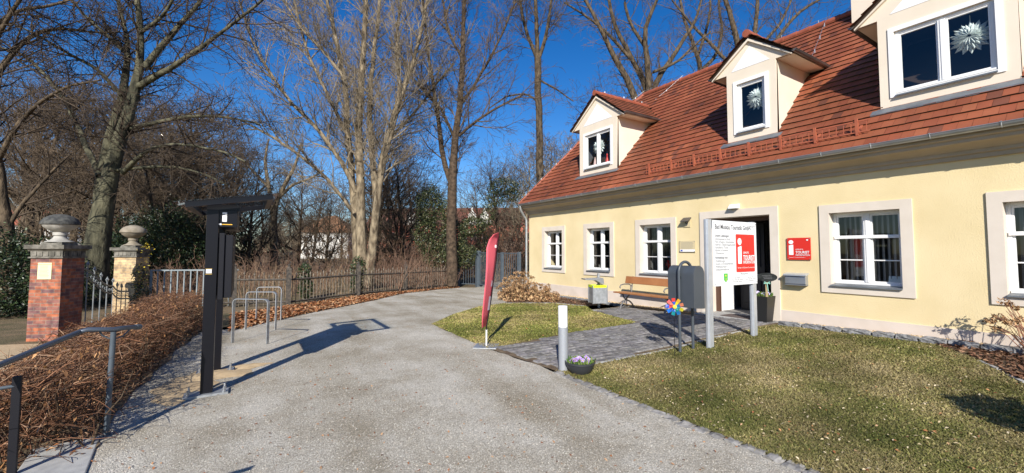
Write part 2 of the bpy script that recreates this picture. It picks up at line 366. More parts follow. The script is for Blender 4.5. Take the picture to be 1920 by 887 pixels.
sheet('lower_path', [(-14, 9), (-2.9, 9), (-3.1, 12.6), (-3.6, 13.2), (-4.4, 13.5), (-14, 20)], MT['sand'], .0)
lawnA = [xy(810, 608), xy(850, 590), xy(900, 575), xy(945, 569), xy(1040, 569), xy(1100, 575), xy(1112, 584), xy(1192, 605), xy(1050, 628), (3.46, 6.3)]
lawnB = [(3.66, -5), (3.64, 4.66), (8.9, 4.72), (9.5, 4.66), (9.5, 2.6), (9.35, 2.2), xy(1835, 676), xy(1925, 722), (7.6, -5)]
sheet('front_lawn', lawnA, MT['lawnbase'], .006, jitter=.02)
sheet('large_lawn', lawnB, MT['lawnbase'], .006, jitter=.02)
pave = [(3.64, 4.66), (3.5, 6.3), xy(1050, 628), xy(1192, 605), xy(1112, 584), xy(1165, 574), (9.35, 8.7), (9.5, 6.7), (10.0, 6.6), (10.0, 4.7), (8.9, 4.72)]
sheet('paving_bed', pave, MT['soil'], .004)
bedL = [xy(945, 569), xy(1040, 569), xy(1100, 575), (9.5, 9.6), (9.55, 14.6), (9.4, 14.9), (8.9, 13.6)]
sheet('planting_bed', bedL, MT['soil'], .008, jitter=.03)
bedR = [(9.35, 2.2), xy(1835, 676), xy(1925, 722), (7.6, -5), (9.98, -5), (9.98, 2.4)]
sheet('corner_bed', bedR, MT['soil'], .008, jitter=.03)
sheet('wall_gravel_strip', [(9.55, 8.8), (9.55, 14.7), (9.98, 14.7), (9.98, 6.7), (9.6, 6.7)], MT['soil'], .012)
sheet('door_gravel_strip', [(9.55, 4.6), (9.98, 4.6), (9.98, -5), (9.6, -5)], MT['soil'], .012)
def inside(p, poly):
    x, y = p; c = False; n = len(poly); j = n-1
    for i in range(n):
        xi, yi = poly[i][:2]; xj, yj = poly[j][:2]
        if (yi > y) != (yj > y) and x < (xj-xi)*(y-yi)/(yj-yi)+xi: c = not c
        j = i
    return c
def scatter(poly, n, near=None, box=None):
    xs = [p[0] for p in poly]; ys = [p[1] for p in poly]; out = []
    x0, x1, y0, y1 = box if box else (min(xs), max(xs), min(ys), max(ys))
    g = 0
    while len(out) < n and g < n*60:
        g += 1; p = (random.uniform(x0, x1), random.uniform(y0, y1))
        if near:
            d = math.hypot(*p)
            if random.random() > (near/max(near, d))**1.6: continue
        if inside(p, poly): out.append(p)
    return np.array(out)
def Gv(P): return np.array([G(x, y) for x, y in P])

# setts of the paving: one beveled block each
def setts():
    mb = MB(); rows = []
    y = 4.66; xmin, xmax = 3.4, 10.0; k = 0
    ang = R(-1)
    while y < 9.6:
        h = random.uniform(.145, .165); x = xmin-random.uniform(0, .2)
        while x < xmax:
            w = random.uniform(.15, .24)
            cx, cy = x+w/2, y+h/2
            if all(inside((cx+a*(w/2-.02), cy+b*(h/2-.02)), pave) for a in (-1, 1) for b in (-1, 1)):
                z = G(cx, cy)+.02+random.uniform(-.004, .004); g = .006; b = .012
                c = random.uniform(.15, .27); cc = (c, c*random.uniform(.97, 1.0), c*random.uniform(.95, 1.04))
                x0, x1, y0, y1 = x+g, x+w-g, y+g, y+h-g; tx, ty = random.uniform(-.005, .005), random.uniform(-.005, .005)
                V = [(x0, y0, z-.05), (x1, y0, z-.05), (x1, y1, z-.05), (x0, y1, z-.05), (x0, y0, z-b), (x1, y0, z-b), (x1, y1, z-b), (x0, y1, z-b),
                     (x0+b, y0+b, z-tx-ty), (x1-b, y0+b, z+tx-ty), (x1-b, y1-b, z+tx+ty), (x0+b, y1-b, z-tx+ty)]
                mb.add(V, [(0,1,5,4),(1,2,6,5),(2,3,7,6),(3,0,4,7),(4,5,9,8),(5,6,10,9),(6,7,11,10),(7,4,8,11),(8,9,10,11)], cc)
            x += w
        y += h
    o = obj('paving', mb, MT['paver']); o['kind'] = 'structure'
setts()
def rough_block(mb, c, ax, ay, hx, hy, h, jit=.02, col=None, seg=3):
    """rough hewn stone: a subdivided box whose corners and faces are pushed about"""
    ax = np.array([*ax, 0.]); ay = np.array([*ay, 0.]); n = seg
    bm = bmesh.new(); bmesh.ops.create_cube(bm, size=2); bmesh.ops.subdivide_edges(bm, edges=bm.edges[:], cuts=n, use_grid_fill=True)
    V = []
    for v in bm.verts:
        q = np.array(v.co); m = sorted(abs(q)); rnd = .93 if m[1] > .98 else 1
        p = np.array([c[0], c[1], c[2]])+ax*q[0]*hx*rnd+ay*q[1]*hy*rnd+np.array([0, 0, (q[2]*.5+.5)*h*(rnd if q[2] > 0 else 1)])
        V.append(p+np.random.uniform(-jit, jit, 3))
    bm.verts.index_update(); F_ = [tuple(v.index for v in f.verts) for f in bm.faces]; bm.free()
    mb.add(V, F_, col)
mb = MB(); y = -3.0
while y < 4.62:                                  # worn cobble edging of the lawn
    w = random.uniform(.13, .21); c = random.uniform(.26, .42)
    rough_block(mb, (3.60+random.uniform(-.02, .02), y+w/2, G(3.6, y)-.07), (1, 0), (0, 1), random.uniform(.055, .075), w/2-.008, .085, .008, (c*.9, c*.88, c*.84), 2); y += w
o = obj('cobble_edging', mb, MT['paver'], smooth=False); o['kind'] = 'structure'
mb = MB(); y = 4.62
while y > -3:                                    # hewn kerb before the wall
    w = random.uniform(.3, .46); hh = .1
    rough_block(mb, (9.5+.0*y, y-w/2, G(9.45, y)-.03), (1, 0), (0, 1), .075, w/2-.008, hh+.03, .012); y -= w
o = obj('stone_kerb', mb, MT['stone']); o['kind'] = 'structure'
mb = MB(); y = 8.9
while y < 14.3:
    w = random.uniform(.3, .5)
    rough_block(mb, (9.5, y+w/2, G(9.5, y)-.05), (1, 0), (0, 1), .06, w/2-.008, .12, .01); y += w
o = obj('far_stone_kerb', mb, MT['stone']); o['kind'] = 'structure'
mb = MB()
for a, b in ((xy(945, 569), xy(1040, 569)), (xy(1040, 569), xy(1100, 575)), (xy(1835, 676), xy(1925, 722)), ((3.66, 4.64), (8.9, 4.70))):
    a = np.array(a); b = np.array(b); L = np.linalg.norm(b-a); d = (b-a)/L; n = max(1, int(L/.5))
    for k in range(n):
        c = a+(b-a)*(k+.5)/n; rough_block(mb, (c[0], c[1], G(*c)-.06), d, (-d[1], d[0]), L/n/2-.004, .028, .085, .003, None, 1)
o = obj('edging_slabs', mb, MT['slab']); o['kind'] = 'structure'

# ------------------------------------------------------------------ scattered ground cover
def blades(name, poly, n, cols, hmin, hmax, near=None, box=None, lean=.6, w=.004):
    P = scatter(poly, n, near, box); n = len(P); z = Gv(P)+.004
    base = np.c_[P, z]; a = np.random.uniform(0, 2*np.pi, n); h = np.random.uniform(hmin, hmax, n); d = np.hypot(P[:, 0], P[:, 1]); ww = w*np.clip(d/4, .8, 3)
    side = np.c_[np.cos(a), np.sin(a), np.zeros(n)]*ww[:, None]
    b = np.random.uniform(0, 2*np.pi, n); ln = np.random.uniform(.1, 1, n)**.7*lean*1.6
    mid = base+np.c_[np.cos(b)*ln*h*.4, np.sin(b)*ln*h*.4, h*.62]
    tip = base+np.c_[np.cos(b)*ln*h*1.1, np.sin(b)*ln*h*1.1, h*np.clip(1-ln*.55, .1, 1)]
    V = np.concatenate([base-side, base+side, mid+side*.7, mid-side*.7, tip]).reshape(5, n, 3).transpose(1, 0, 2).reshape(-1, 3)
    i = np.arange(n)*5
    T = np.concatenate([np.c_[i, i+1, i+2], np.c_[i, i+2, i+3], np.c_[i+3, i+2, i+4]])
    x_, y_ = P[:, 0], P[:, 1]; fld = np.sin(x_*1.9+1.3*np.sin(y_*1.1))*np.cos(y_*2.3-.7*x_)+.6*np.sin(x_*5.1+y_*3.7)*np.cos(y_*6.3-x_*2)+np.random.normal(0, .55, n)
    srt = np.array(sorted(cols, key=lambda c: c[0]/c[1])); ki = np.clip(((fld+1.9)/3.8*len(cols)).astype(int), 0, len(cols)-1); ci = srt[ki]*np.random.uniform(.7, 1.25, (n, 1))
    # patches of green and straw
    pt = .5+.5*np.sin(P[:, 0]*2.1+1.7*np.sin(P[:, 1]*1.3))*np.sin(P[:, 1]*2.7+P[:, 0]*.6); ci = ci*(.75+.5*pt[:, None])
    return tag(fastmesh(name, V, T, MT['blade'], cols=np.concatenate([ci]*3)), kind='stuff')
GC = [(.13, .14, .035), (.2, .19, .06), (.29, .26, .1), (.42, .34, .18), (.1, .12, .03), (.17, .17, .05), (.33, .27, .12), (.38, .31, .15), (.24, .2, .08)]
g1 = blades('grass', lawnB, 140000, GC, .01, .042, near=3.2, box=(3.66, 9.5, -.5, 4.7), w=.004, lean=1.7)
tag(g1, 'short winter grass with straw patches, large lawn before the house', 'grass')
g2 = blades('grass', lawnA, 45000, [(.2, .21, .05), (.27, .26, .07), (.4, .33, .13), (.16, .18, .04), (.34, .28, .12)], .012, .04, near=8, w=.004, lean=1.2)
tag(g2, 'short green grass of the small lawn behind the red banner', 'grass')
def leaves(name, P, z, cols, smin, smax, lift=.01, mat='leaf', parent=None, tilt=.5, kind='stuff'):
    n = len(P); c = np.c_[P, z+np.random.uniform(0, lift, n)]
    a = np.random.uniform(0, 2*np.pi, n); s = np.random.uniform(smin, smax, n)[:, None]
    u = np.c_[np.cos(a), np.sin(a), np.random.uniform(-tilt, tilt, n)]; v = np.c_[-np.sin(a), np.cos(a), np.random.uniform(-tilt, tilt, n)]
    up = np.array([0, 0, 1.])*s*.25
    V = np.stack([c-u*s, c-v*s*.55+up, c+u*s, c+v*s*.55+up], 1).reshape(-1, 3); i = np.arange(n)*4
    ci = np.array(cols)[np.random.randint(0, len(cols), n)]*np.random.uniform(.6, 1.3, (n, 1))
    T = np.concatenate([np.c_[i, i+1, i+2], np.c_[i, i+2, i+3]])
    o = fastmesh(name, V, T, MT[mat], parent=parent, cols=np.concatenate([ci]*2))
    if kind: o['kind'] = kind
    return o
LC = [(.36, .15, .06), (.28, .11, .05), (.42, .22, .1), (.2, .09, .045), (.48, .3, .17)]
# leaf strip at the foot of the fence
edge = [xy(430, 622), xy(560, 592), xy(620, 580), xy(700, 564), xy(760, 550), xy(820, 543), xy(862, 540)]
fen = [xy(432, 590), xy(540, 575), xy(671, 556), xy(760, 547), xy(857, 537)]
stripP = scatter(edge+fen[::-1], 9000); tag(leaves('fallen_leaves', stripP, Gv(stripP), LC, .03, .06, .05), 'rust brown fallen leaves piled along the foot of the old fence', 'leaves')
P1 = scatter(lawnB, 1500, 3.5, (3.66, 9.5, -.5, 4.7)); tag(leaves('fallen_leaves', P1, Gv(P1)+.03, LC+[(.6, .5, .33), (.52, .42, .25)]*4, .007, .02), 'few dry leaves lying scattered on the large lawn', 'leaves')
P2 = scatter(lawnA, 200); tag(leaves('fallen_leaves', P2, Gv(P2)+.025, LC+[(.5, .4, .2)]*3, .012, .026), 'few dry leaves lying on the small lawn by the banner', 'leaves')
P3 = scatter(bedL, 2600); tag(leaves('bark_mulch', P3, Gv(P3)+.01, [(.12, .06, .035), (.2, .1, .06), (.08, .045, .03), (.3, .17, .1)], .015, .04, .03), 'brown bark mulch under the dry shrub at the house corner', 'mulch')
P4 = scatter(bedR, 5000, None, (7.8, 9.98, -.5, 2.6)); tag(leaves('bark_mulch', P4, Gv(P4)+.01, [(.12, .06, .035), (.2, .1, .06), (.08, .045, .03), (.34, .2, .12)], .015, .045, .03), 'dark leaf mulch in the bed at the right edge', 'mulch')
P5 = scatter(path_poly, 1300, 4, (-1.1, 9, 2, 18)); tag(leaves('leaf_litter', P5, Gv(P5)+.004, LC, .008, .018, .004), 'tiny leaf scraps blown over the gravel path', 'litter')
def chips(name, P, z, cols, smin, smax, mat='stonechip'):
    n = len(P); c = np.c_[P, z]; s = np.random.uniform(smin, smax, n)[:, None, None]
    dirs = np.array([[1, 0, 0], [0, 1, 0], [-1, 0, 0], [0, -1, 0], [0, 0, .8], [0, 0, -.5]])[None]+np.random.uniform(-.35, .35, (n, 6, 3))
    V = (c[:, None]+dirs*s).reshape(-1, 3); i = np.arange(n)[:, None]*6
    T = np.concatenate([i+np.array([[a, b, e]]) for a, b, e in ((0,1,4),(1,2,4),(2,3,4),(3,0,4),(1,0,5),(2,1,5),(3,2,5),(0,3,5))])
    ci = np.array(cols)[np.random.randint(0, len(cols), n)]*np.random.uniform(.75, 1.2, (n, 1))
    return tag(fastmesh(name, V, T, MT[mat], cols=np.concatenate([ci]*8)), kind='stuff')
P6 = scatter([(9.57, 4.6), (9.98, 4.6), (9.98, -2), (9.57, -2)], 5200); tag(chips('wall_gravel', P6, Gv(P6)+.03, [(.5, .36, .18), (.6, .46, .26), (.4, .27, .14), (.65, .55, .38)], .012, .024), 'yellow gravel between stone kerb and wall right of the door', 'gravel')
P6 = scatter([(9.57, 8.2), (9.57, 14.5), (9.98, 14.5), (9.98, 6.8)], 4500); tag(chips('wall_gravel', P6, Gv(P6)+.02, [(.5, .36, .18), (.6, .46, .26), (.4, .27, .14), (.65, .55, .38)], .012, .026), 'yellow gravel along the wall behind the wooden bench', 'gravel')
P7 = scatter(path_poly, 42000, 2.6, (-1.1, 3.6, 1.4, 9)); tag(chips('loose_gravel', P7, Gv(P7)+.001, [(.46, .44, .4), (.36, .345, .31), (.56, .54, .48), (.3, .28, .25), (.46, .41, .34)], .002, .0065), 'loose pale grey chippings on the path', 'gravel')
# sand heap where the display was just bedded in
mb = MB(); n = 28
for cx, cy, rx, ry, h in ((-.35, 6.9, .42, .3, .05), (-.62, 6.35, .28, .45, .03), (.05, 7.15, .25, .14, .035)):
    ring = []
    V = [(cx, cy, G(cx, cy)+h)]
    for j, q in enumerate((.35, .7, 1.05)):
        for k in range(n):
            a = 2*math.pi*k/n; rr = q*(1+.18*math.sin(3*a+cx*9)+.1*math.sin(7*a)); V.append((cx+rx*rr*math.cos(a), cy+ry*rr*math.sin(a), h*(1-q/1.05)**1.2+random.uniform(0, .008)*(j < 2)+.003))
    F_ = [(0, 1+k, 1+(k+1) % n) for k in range(n)]
    for j in range(2): F_ += [(1+j*n+k, 1+(j+1)*n+k, 1+(j+1)*n+(k+1) % n, 1+j*n+(k+1) % n) for k in range(n)]
    mb.add(V, F_)
tag(obj('sand_patch', mb, MT['sand'], smooth=True), 'yellow sand left around the posts of the black display', 'sand', kind='stuff')

# ================================================================== HOUSE
XW = 10.0; YA, YB = -6.0, 14.65; ZW = 3.2
house = thing('house', (XW, 4.3, .1), 'yellow single-storey house with red tiled roof and three dormers', 'house')
wins = [12.995, 10.52, 8.18, 3.29, .96]; HW = .55; WZ0, WZ1 = .98, 2.43
DY0, DY1, DZ1 = 4.99, 6.55, 2.49
# wall with openings
mb = MB(); cuts = sorted([(c-HW, c+HW, WZ0, WZ1) for c in wins]+[(DY0, DY1, -.1, DZ1)])
y = YA
for a, b, z0, z1 in cuts:
    mb.quad((XW, y, -.3), (XW, y, ZW+.4), (XW, a, ZW+.4), (XW, a, -.3))
    mb.quad((XW, a, z1), (XW, a, ZW+.4), (XW, b, ZW+.4), (XW, b, z1))
    if z0 > 0: mb.quad((XW, a, -.3), (XW, a, z0), (XW, b, z0), (XW, b, -.3))
    y = b
mb.quad((XW, y, -.3), (XW, y, ZW+.4), (XW, YB, ZW+.4), (XW, YB, -.3))
mb.quad((XW, YB, -.3), (XW, YB, ZW+.4), (17.6, YB, ZW+.4), (17.6, YB, -.3))
mb.quad((17.6, YB, -.3), (17.6, YB, ZW+.4), (17.6, YA, ZW+.4), (17.6, YA, -.3))
mb.quad((XW, YA, -.3), (17.6, YA, -.3), (17.6, YA, ZW+.4), (XW, YA, ZW+.4))
obj('wall', mb, MT['wall'], house)
mb = MB()
for a, b in ((YA, DY0-.17), (DY1+.17, YB+.02)): mb.box((XW-.02, a, -.3), (XW+.05, b, .374))
obj('plinth', mb, MT['plinth'], house)
# interior shell: floor, ceiling, a dividing wall
mb = MB(); mb.box((XW+.3, YA+.1, .0), (17.5, YB-.1, .09)); mb.box((XW+.1, YA+.1, 2.95), (17.5, YB-.1, 3.05)); mb.box((13.2, YA+.1, .1), (13.3, YB-.1, 2.95))
for yy in (7.0, 4.7, 11.9, 9.3, 2.2): mb.box((XW+1.6 if yy == 7.0 else XW+.4, yy-.05, .1), (13.2, yy+.05, 2.95))
obj('interior', mb, M('interior_wall', (.22, .21, .2), rough=.9), house)
# roof: main slope as real tiles over a dark underlay
RX0, RZ0, SL = 9.56, 3.60, 1.07; RXR = 13.82; RZR = RZ0+SL*(RXR-RX0)
KY, KX = 13.95, 12.1; RYE = 11.75; EY = 14.82
def rz(x): return RZ0+SL*(x-RX0)
mb = MB()
uo = -.03
mb.quad((RX0, YA-.2, RZ0+uo), (RX0, EY, RZ0+uo), (KX, KY, rz(KX)+uo), (RXR, RYE, RZR+uo), (RXR, YA-.2, RZR+uo))
mb.quad((RXR, RYE, RZR+uo), (2*RXR-RX0, EY, RZ0+uo), (2*RXR-RX0, YA-.2, RZ0+uo), (RXR, YA-.2, RZR+uo))
mb.quad((RX0, EY, RZ0+uo), (2*RXR-RX0, EY, RZ0+uo), (RXR, RYE, RZR+uo), (KX, KY, rz(KX)+uo))
mb.quad((RXR, YA-.2, RZR+uo), (RX0, YA-.2, RZ0+uo), (2*RXR-RX0, YA-.2, RZ0+uo))
roof = obj('roof', mb, MT['tileflat'], house)
TCOL = [(.275, .08, .037)]*4+[(.29, .087, .04)]*4+[(.26, .073, .035)]*4+[(.31, .097, .045)]*3+[(.17, .058, .034)]
def tiles(mb, o, eu, ev, ulen, vlen, keep, tw=.172, pitch=.226, th=.034):
    """overlapping flat clay tiles: eu along the eave, ev up the slope"""
    o, eu, ev = [np.array(q, float) for q in (o, eu, ev)]; nn = np.cross(eu, ev); nn /= np.linalg.norm(nn)
    if nn[2] < 0: nn = -nn
    nr = int(vlen/pitch)+1; nc = int(ulen/tw)+2
    for r in range(nr):
        off = (r % 2)*.5*tw; rj = random.uniform(.96, 1.04)
        for c in range(nc):
            u0 = c*tw-off+.0015; u1 = u0+tw-.003; v0 = r*pitch; v1 = min(v0+pitch*1.12, vlen+.03)
            u0 = max(u0, 0); u1 = min(u1, ulen)
            if u1-u0 < .03: continue
            um = (u0+u1)/2; P = o+eu*um+ev*(v0+pitch*.5)
            if not keep(P): continue
            j = random.uniform(-.004, .004); j2 = random.uniform(-.004, .004); dv = random.uniform(-.006, .006)
            a = [o+eu*u0+ev*(v0+dv)+nn*(th+j), o+eu*u1+ev*(v0+dv)+nn*(th+j2), o+eu*u1+ev*v1+nn*.004, o+eu*u0+ev*v1+nn*.004]
            b = [a[0]-nn*(th+.008), a[1]-nn*(th+.008)]
            col = np.array(random.choice(TCOL))*random.uniform(.93, 1.07)*rj*(1.0+.1*math.sin(P[1]*.9+P[2]*1.7))
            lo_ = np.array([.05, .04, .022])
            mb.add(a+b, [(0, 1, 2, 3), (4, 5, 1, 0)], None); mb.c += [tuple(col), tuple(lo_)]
DORM = [(10.85, .93, .35, 7.22), (5.51, .595, .35, 6.98), (2.16, .88, .33, 7.22)]      # centre Y, half width, overhang, apex z
DX, DZ0, DZE = 10.3, 4.37, 6.17
def keep_main(P):
    x, y, z = P
    ymax = EY+(KY-EY)*(x-RX0)/(KX-RX0) if x < KX else KY+(RYE-KY)*(x-KX)/(RXR-KX)
    if y > ymax-.02: return False
    for c, hw, ov, ap in DORM:
        if abs(y-c) < hw-.03 and x > DX+.02:
            zz = DZE+.02 if False else None
            if z < DZE: return False
        if abs(y-c) < hw+ov-.02 and z >= DZE-.05:
            ztop = ap-(ap-DZE)*abs(y-c)/(hw+ov)*1.0
            if z < ztop-.02: return False
    return True
mb = MB(); sl = math.hypot(1, SL)
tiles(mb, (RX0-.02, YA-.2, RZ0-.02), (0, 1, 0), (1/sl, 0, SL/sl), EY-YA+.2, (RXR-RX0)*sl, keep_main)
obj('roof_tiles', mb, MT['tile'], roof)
# ridge and hip cappings
def capping(mb, a, b, r=.1, step=.36):
    a, b = np.array(a, float), np.array(b, float); L = np.linalg.norm(b-a); n = max(1, int(L/step)); d = (b-a)/L
    for k in range(n):
        p = a+d*L*k/n; q = a+d*(L*(k+1)/n+.03); mb.tube([p, q], [r*1.12, r*.92], 10)
mb = MB(); capping(mb, (RXR, YA, RZR+.0), (RXR, RYE, RZR+.0)); capping(mb, (RXR, RYE, RZR), (KX, KY, rz(KX)+.0), .085); capping(mb, (KX, KY, rz(KX)), (RX0+.05, EY, RZ0+.02), .06)
obj('ridge_capping', mb, MT['ridge'], roof, smooth=True)
mb = MB()                                        # lightning conductor along ridge
pts = []
for k in range(60):
    yy = -5+k*(RYE+5)/59; pts.append((RXR, yy, RZR+.17+.015*math.sin(k*2.1)))
mb.tube(pts, .006, 5)
for yy in np.arange(-4.6, RYE, 1.0): mb.tube([(RXR, yy, RZR+.08), (RXR, yy, RZR+.18)], .012, 5)
q0 = np.array([RXR, RYE, RZR+.17]); 
for A, B in (((RXR, RYE, RZR+.17), (KX, KY, rz(KX)+.14)), ((KX, KY, rz(KX)+.14), (RX0, EY, RZ0+.12)), ((RXR, 9.9, RZR+.17), (13.1, 10.85, 7.38)), ((13.1, 10.85, 7.38), (10.2, 10.85, 7.36)), ((RXR, 5.2, RZR+.17), (11.4, 4.62, 6.35))):
    A = np.array(A); B = np.array(B); mb.tube([A, (A+B)/2+[0, 0, -.02], B], .005, 5)
    n = int(np.linalg.norm(B-A)/.8)
    for k in range(n): p = A+(B-A)*(k+.5)/n; mb.tube([p, p-[0, 0, .1]], .011, 5)
obj('lightning_conductor', mb, MT['zinc'], roof)
# cornice under the eaves
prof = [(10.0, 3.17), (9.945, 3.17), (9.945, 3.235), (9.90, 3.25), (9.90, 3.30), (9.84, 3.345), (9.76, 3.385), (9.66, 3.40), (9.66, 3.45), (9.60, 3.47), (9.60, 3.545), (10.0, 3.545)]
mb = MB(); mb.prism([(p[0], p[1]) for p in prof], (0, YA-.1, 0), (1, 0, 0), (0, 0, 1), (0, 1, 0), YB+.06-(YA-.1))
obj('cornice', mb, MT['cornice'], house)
# gutter: open half round with beads and brackets
def gutter(mb, a, b, r=.07, up=(0, 0, 1), n=9):
    a, b = np.array(a, float), np.array(b, float); d = (b-a)/np.linalg.norm(b-a); s = np.cross(d, up); s /= np.linalg.norm(s); u = np.array(up, float)
    ring = [s*r*math.cos(t)+u*r*math.sin(t) for t in np.linspace(math.pi, 2*math.pi, n)]
    ri = [q*.9 for q in ring[::-1]]; allr = ring+ri; m = len(allr)
    mb.add([a+q for q in allr]+[b+q for q in allr], [(i, (i+1) % m, m+(i+1) % m, m+i) for i in range(m)]+[tuple(range(n)), tuple(range(m, m+n))])
    for e in (ring[0], ring[-1]): mb.tube([a+e, b+e], .009, 6)
mb = MB(); gutter(mb, (9.525, YA, 3.585), (9.525, 14.80, 3.585))
g = obj('gutter', mb, MT['zinc'], house, smooth=True)
for yy in np.arange(-2.5, 14.8, .78):
    mb = MB(); mb.tube([(9.525+.075*math.cos(t), yy, 3.585+.075*math.sin(t)) for t in np.linspace(math.pi, 2*math.pi, 7)], .008, 4)
    mb.box((9.44, yy-.012, 3.59), (9.6, yy+.012, 3.60))
    obj('gutter_bracket', mb, MT['galv'], g)
mb = MB(); mb.tube([(9.53, 14.62, 3.53), (9.53, 14.62, 3.42), (9.58, 14.64, 3.32), (9.75, 14.68, 3.12), (9.86, 14.70, 3.02), (9.89, 14.70, 2.9), (9.89, 14.70, 1.5), (9.89, 14.70, -.1)], .045, 12)
for z in (2.6, 1.4, .5): mb.tube([(9.89, 14.70, z-.02), (9.89, 14.70, z+.02)], .053, 12)
obj('downpipe', mb, MT['galv'], house, smooth=True)
# chimney
mb = MB(); mb.box((13.35, 3.55, RZR-.6), (14.3, 4.46, 9.6))
ch = obj('chimney', mb, MT['cream'], roof)
mb = MB(); mb.box((13.28, 3.48, 9.6), (14.37, 4.53, 9.7)); obj('chimney_cap', mb, MT['lead'], roof)

def window(parent, name, X, yc, hw, z0, z1, cols, rows, lab=None, fr=.055, casement=True, mull=.05):
    """timber window set in its opening; returns the part"""
    f = MB(); xf, xb = X, X+.07
    y0, y1 = yc-hw, yc+hw
    f.box((xf, y0, z0), (xb, y0+fr, z1)); f.box((xf, y1-fr, z0), (xb, y1, z1)); f.box((xf+.002, y0+fr, z0), (xb, y1-fr, z0+fr)); f.box((xf+.002, y0+fr, z1-fr), (xb, y1-fr, z1))
    if cols == 2: f.box((xf-.012, yc-mull, z0+fr), (xb, yc+mull, z1-fr)); f.box((xf-.022, yc-.018, z0+fr), (xf-.012, yc+.018, z1-fr))
    H = z1-z0
    segs = [(y0+fr, yc-mull), (yc+mull, y1-fr)] if cols == 2 else [(y0+fr, y1-fr)]
    for a, b in segs:                                # casement rails
        s = .03; za, zb = z0+fr, z1-fr
        f.box((xf+.012, a, za), (xb-.01, a+s, zb)); f.box((xf+.012, b-s, za), (xb-.01, b, zb)); f.box((xf+.014, a+s, za), (xb-.01, b-s, za+s)); f.box((xf+.014, a+s, zb-s), (xb-.01, b-s, zb))
    if rows == 3:
        zt = z0+.655*H; f.box((xf-.03, y0+.02, zt-.028), (xf-.0125, y1-.02, zt+.03)); 
        for a, b in segs: f.box((xf+.004, a, zt-.03), (xb-.012, b, zt+.035)); f.box((xf+.02, a+.03, z0+.34*H-.011), (xb-.025, b-.03, z0+.34*H+.011))
    f.box((xf-.035, y0+.01, z0+.012), (xf-.0005, y1-.01, z0+.045))
    w = obj(name, f, MT['white'], parent, bevel=.004)
    if lab: w['label'] = lab
    return w, segs
def pane(parent, X, yc, hw, z0, z1, nm='pane'):
    o = obj(nm, MB().quad((X, yc-hw, z0), (X, yc-hw, z1), (X, yc+hw, z1), (X, yc+hw, z0)), MT['glass'], parent); return o
for i, yc in enumerate(wins):
    w, segs = window(house, 'window', XW+.17, yc, HW, WZ0+.02, WZ1, 2, 3)
    pane(w, XW+.205, yc, HW-.05, WZ0+.07, WZ1-.05)
    rv = MB(); xo, xi = XW-.001, XW+.3; a, b = yc-HW, yc+HW
    rv.quad((xo, a, WZ0), (xi, a, WZ0), (xi, a, WZ1), (xo, a, WZ1)); rv.quad((xo, b, WZ0), (xo, b, WZ1), (xi, b, WZ1), (xi, b, WZ0)); rv.quad((xo, a, WZ1), (xi, a, WZ1), (xi, b, WZ1), (xo, b, WZ1)); rv.quad((xo, a, WZ0), (xo, b, WZ0), (xi, b, WZ0), (xi, a, WZ0))
    s = .17; xp = XW-.028
    rv.box((xp, a-s, WZ0-s+.02), (XW+.001, a, WZ1+s)); rv.box((xp, b, WZ0-s+.02), (XW+.001, b+s, WZ1+s)); rv.box((xp+.0005, a, WZ1), (XW+.001, b, WZ1+s)); rv.box((xp+.0005, a, WZ0-s+.02), (XW+.001, b, WZ0-.001))
    obj('surround', rv, MT['surround'], w)
    st = MB(); st.prism([(XW-.07, WZ0-.02), (XW-.07, WZ0+.005), (XW+.17, WZ0+.035), (XW+.17, WZ0+.0)], (0, a+.002, 0), (1, 0, 0), (0, 0, 1), (0, 1, 0), 2*HW-.004)
    obj('sill', st, MT['lead'], w)
    bl = MB(); n = 11                                 # vertical blinds: narrow slats turned a little
    for k in range(n):
        yy = a+.08+(2*HW-.16)*(k+.5)/n
        if i in (0, 1, 2) and yy > yc-.12+.1*i and i != 2: continue
        bl.obox((XW+.4, yy, (WZ0+WZ1)/2+.02), (.75, .66, 0), (-.66, .75, 0), (0, 0, 1), .04, .0015, (WZ1-WZ0)/2-.06)
    bl.box((XW+.36, a+.04, WZ1-.05), (XW+.44, b-.04, WZ1-.02))
    obj('blind', bl, MT['blind'], w)
    sh = MB(); sh.box((XW+.3, a-.02, WZ0-.04), (XW+.62, b+.02, WZ0+.0)); obj('inner_sill', sh, MT['white'], w)
# doorway
mb = MB(); s = .18; xp = XW-.03
mb.box((xp, DY0-s, -.02), (XW+.001, DY0, DZ1+s)); mb.box((xp, DY1, -.02), (XW+.001, DY1+s, DZ1+s)); mb.box((xp+.0005, DY0, DZ1), (XW+.001, DY1, DZ1+s))
xo, xi = XW-.001, XW+.34
for q in (((xo, DY0, 0), (xi, DY0, 0), (xi, DY0, DZ1), (xo, DY0, DZ1)), ((xo, DY1, 0), (xo, DY1, DZ1), (xi, DY1, DZ1), (xi, DY1, 0)), ((xo, DY0, DZ1), (xi, DY0, DZ1), (xi, DY1, DZ1), (xo, DY1, DZ1))): mb.quad(*q)
obj('door_surround', mb, MT['surround'], house)
mb = MB(); mb.box((XW+.34, DY1-.1, .1), (XW+.42, DY1, DZ1)); mb.box((XW+.34, DY0, .1), (XW+.42, DY0+.1, DZ1)); mb.box((XW+.342, DY0+.1, DZ1-.1), (XW+.42, DY1-.1, DZ1))
fr_ = obj('door_frame', mb, MT['door'], house)
mb = MB(); mb.box((XW+.42, DY1-.02, .1), (XW+1.15, DY1+.03, 2.5)); obj('vestibule_wall', mb, MT['whitewash'], house)
mb = MB(); mb.box((XW+1.3, DY1-.75, .12), (XW+1.35, DY1-.1, 2.4)); mb.box((XW+1.28, DY1-.65, .3), (XW+1.3, DY1-.2, 1.1)); mb.box((XW+1.28, DY1-.65, 1.25), (XW+1.3, DY1-.2, 2.25))
dl = obj('door', mb, MT['black2'], house, bevel=.006); dl['label'] = 'dark inner door standing open'
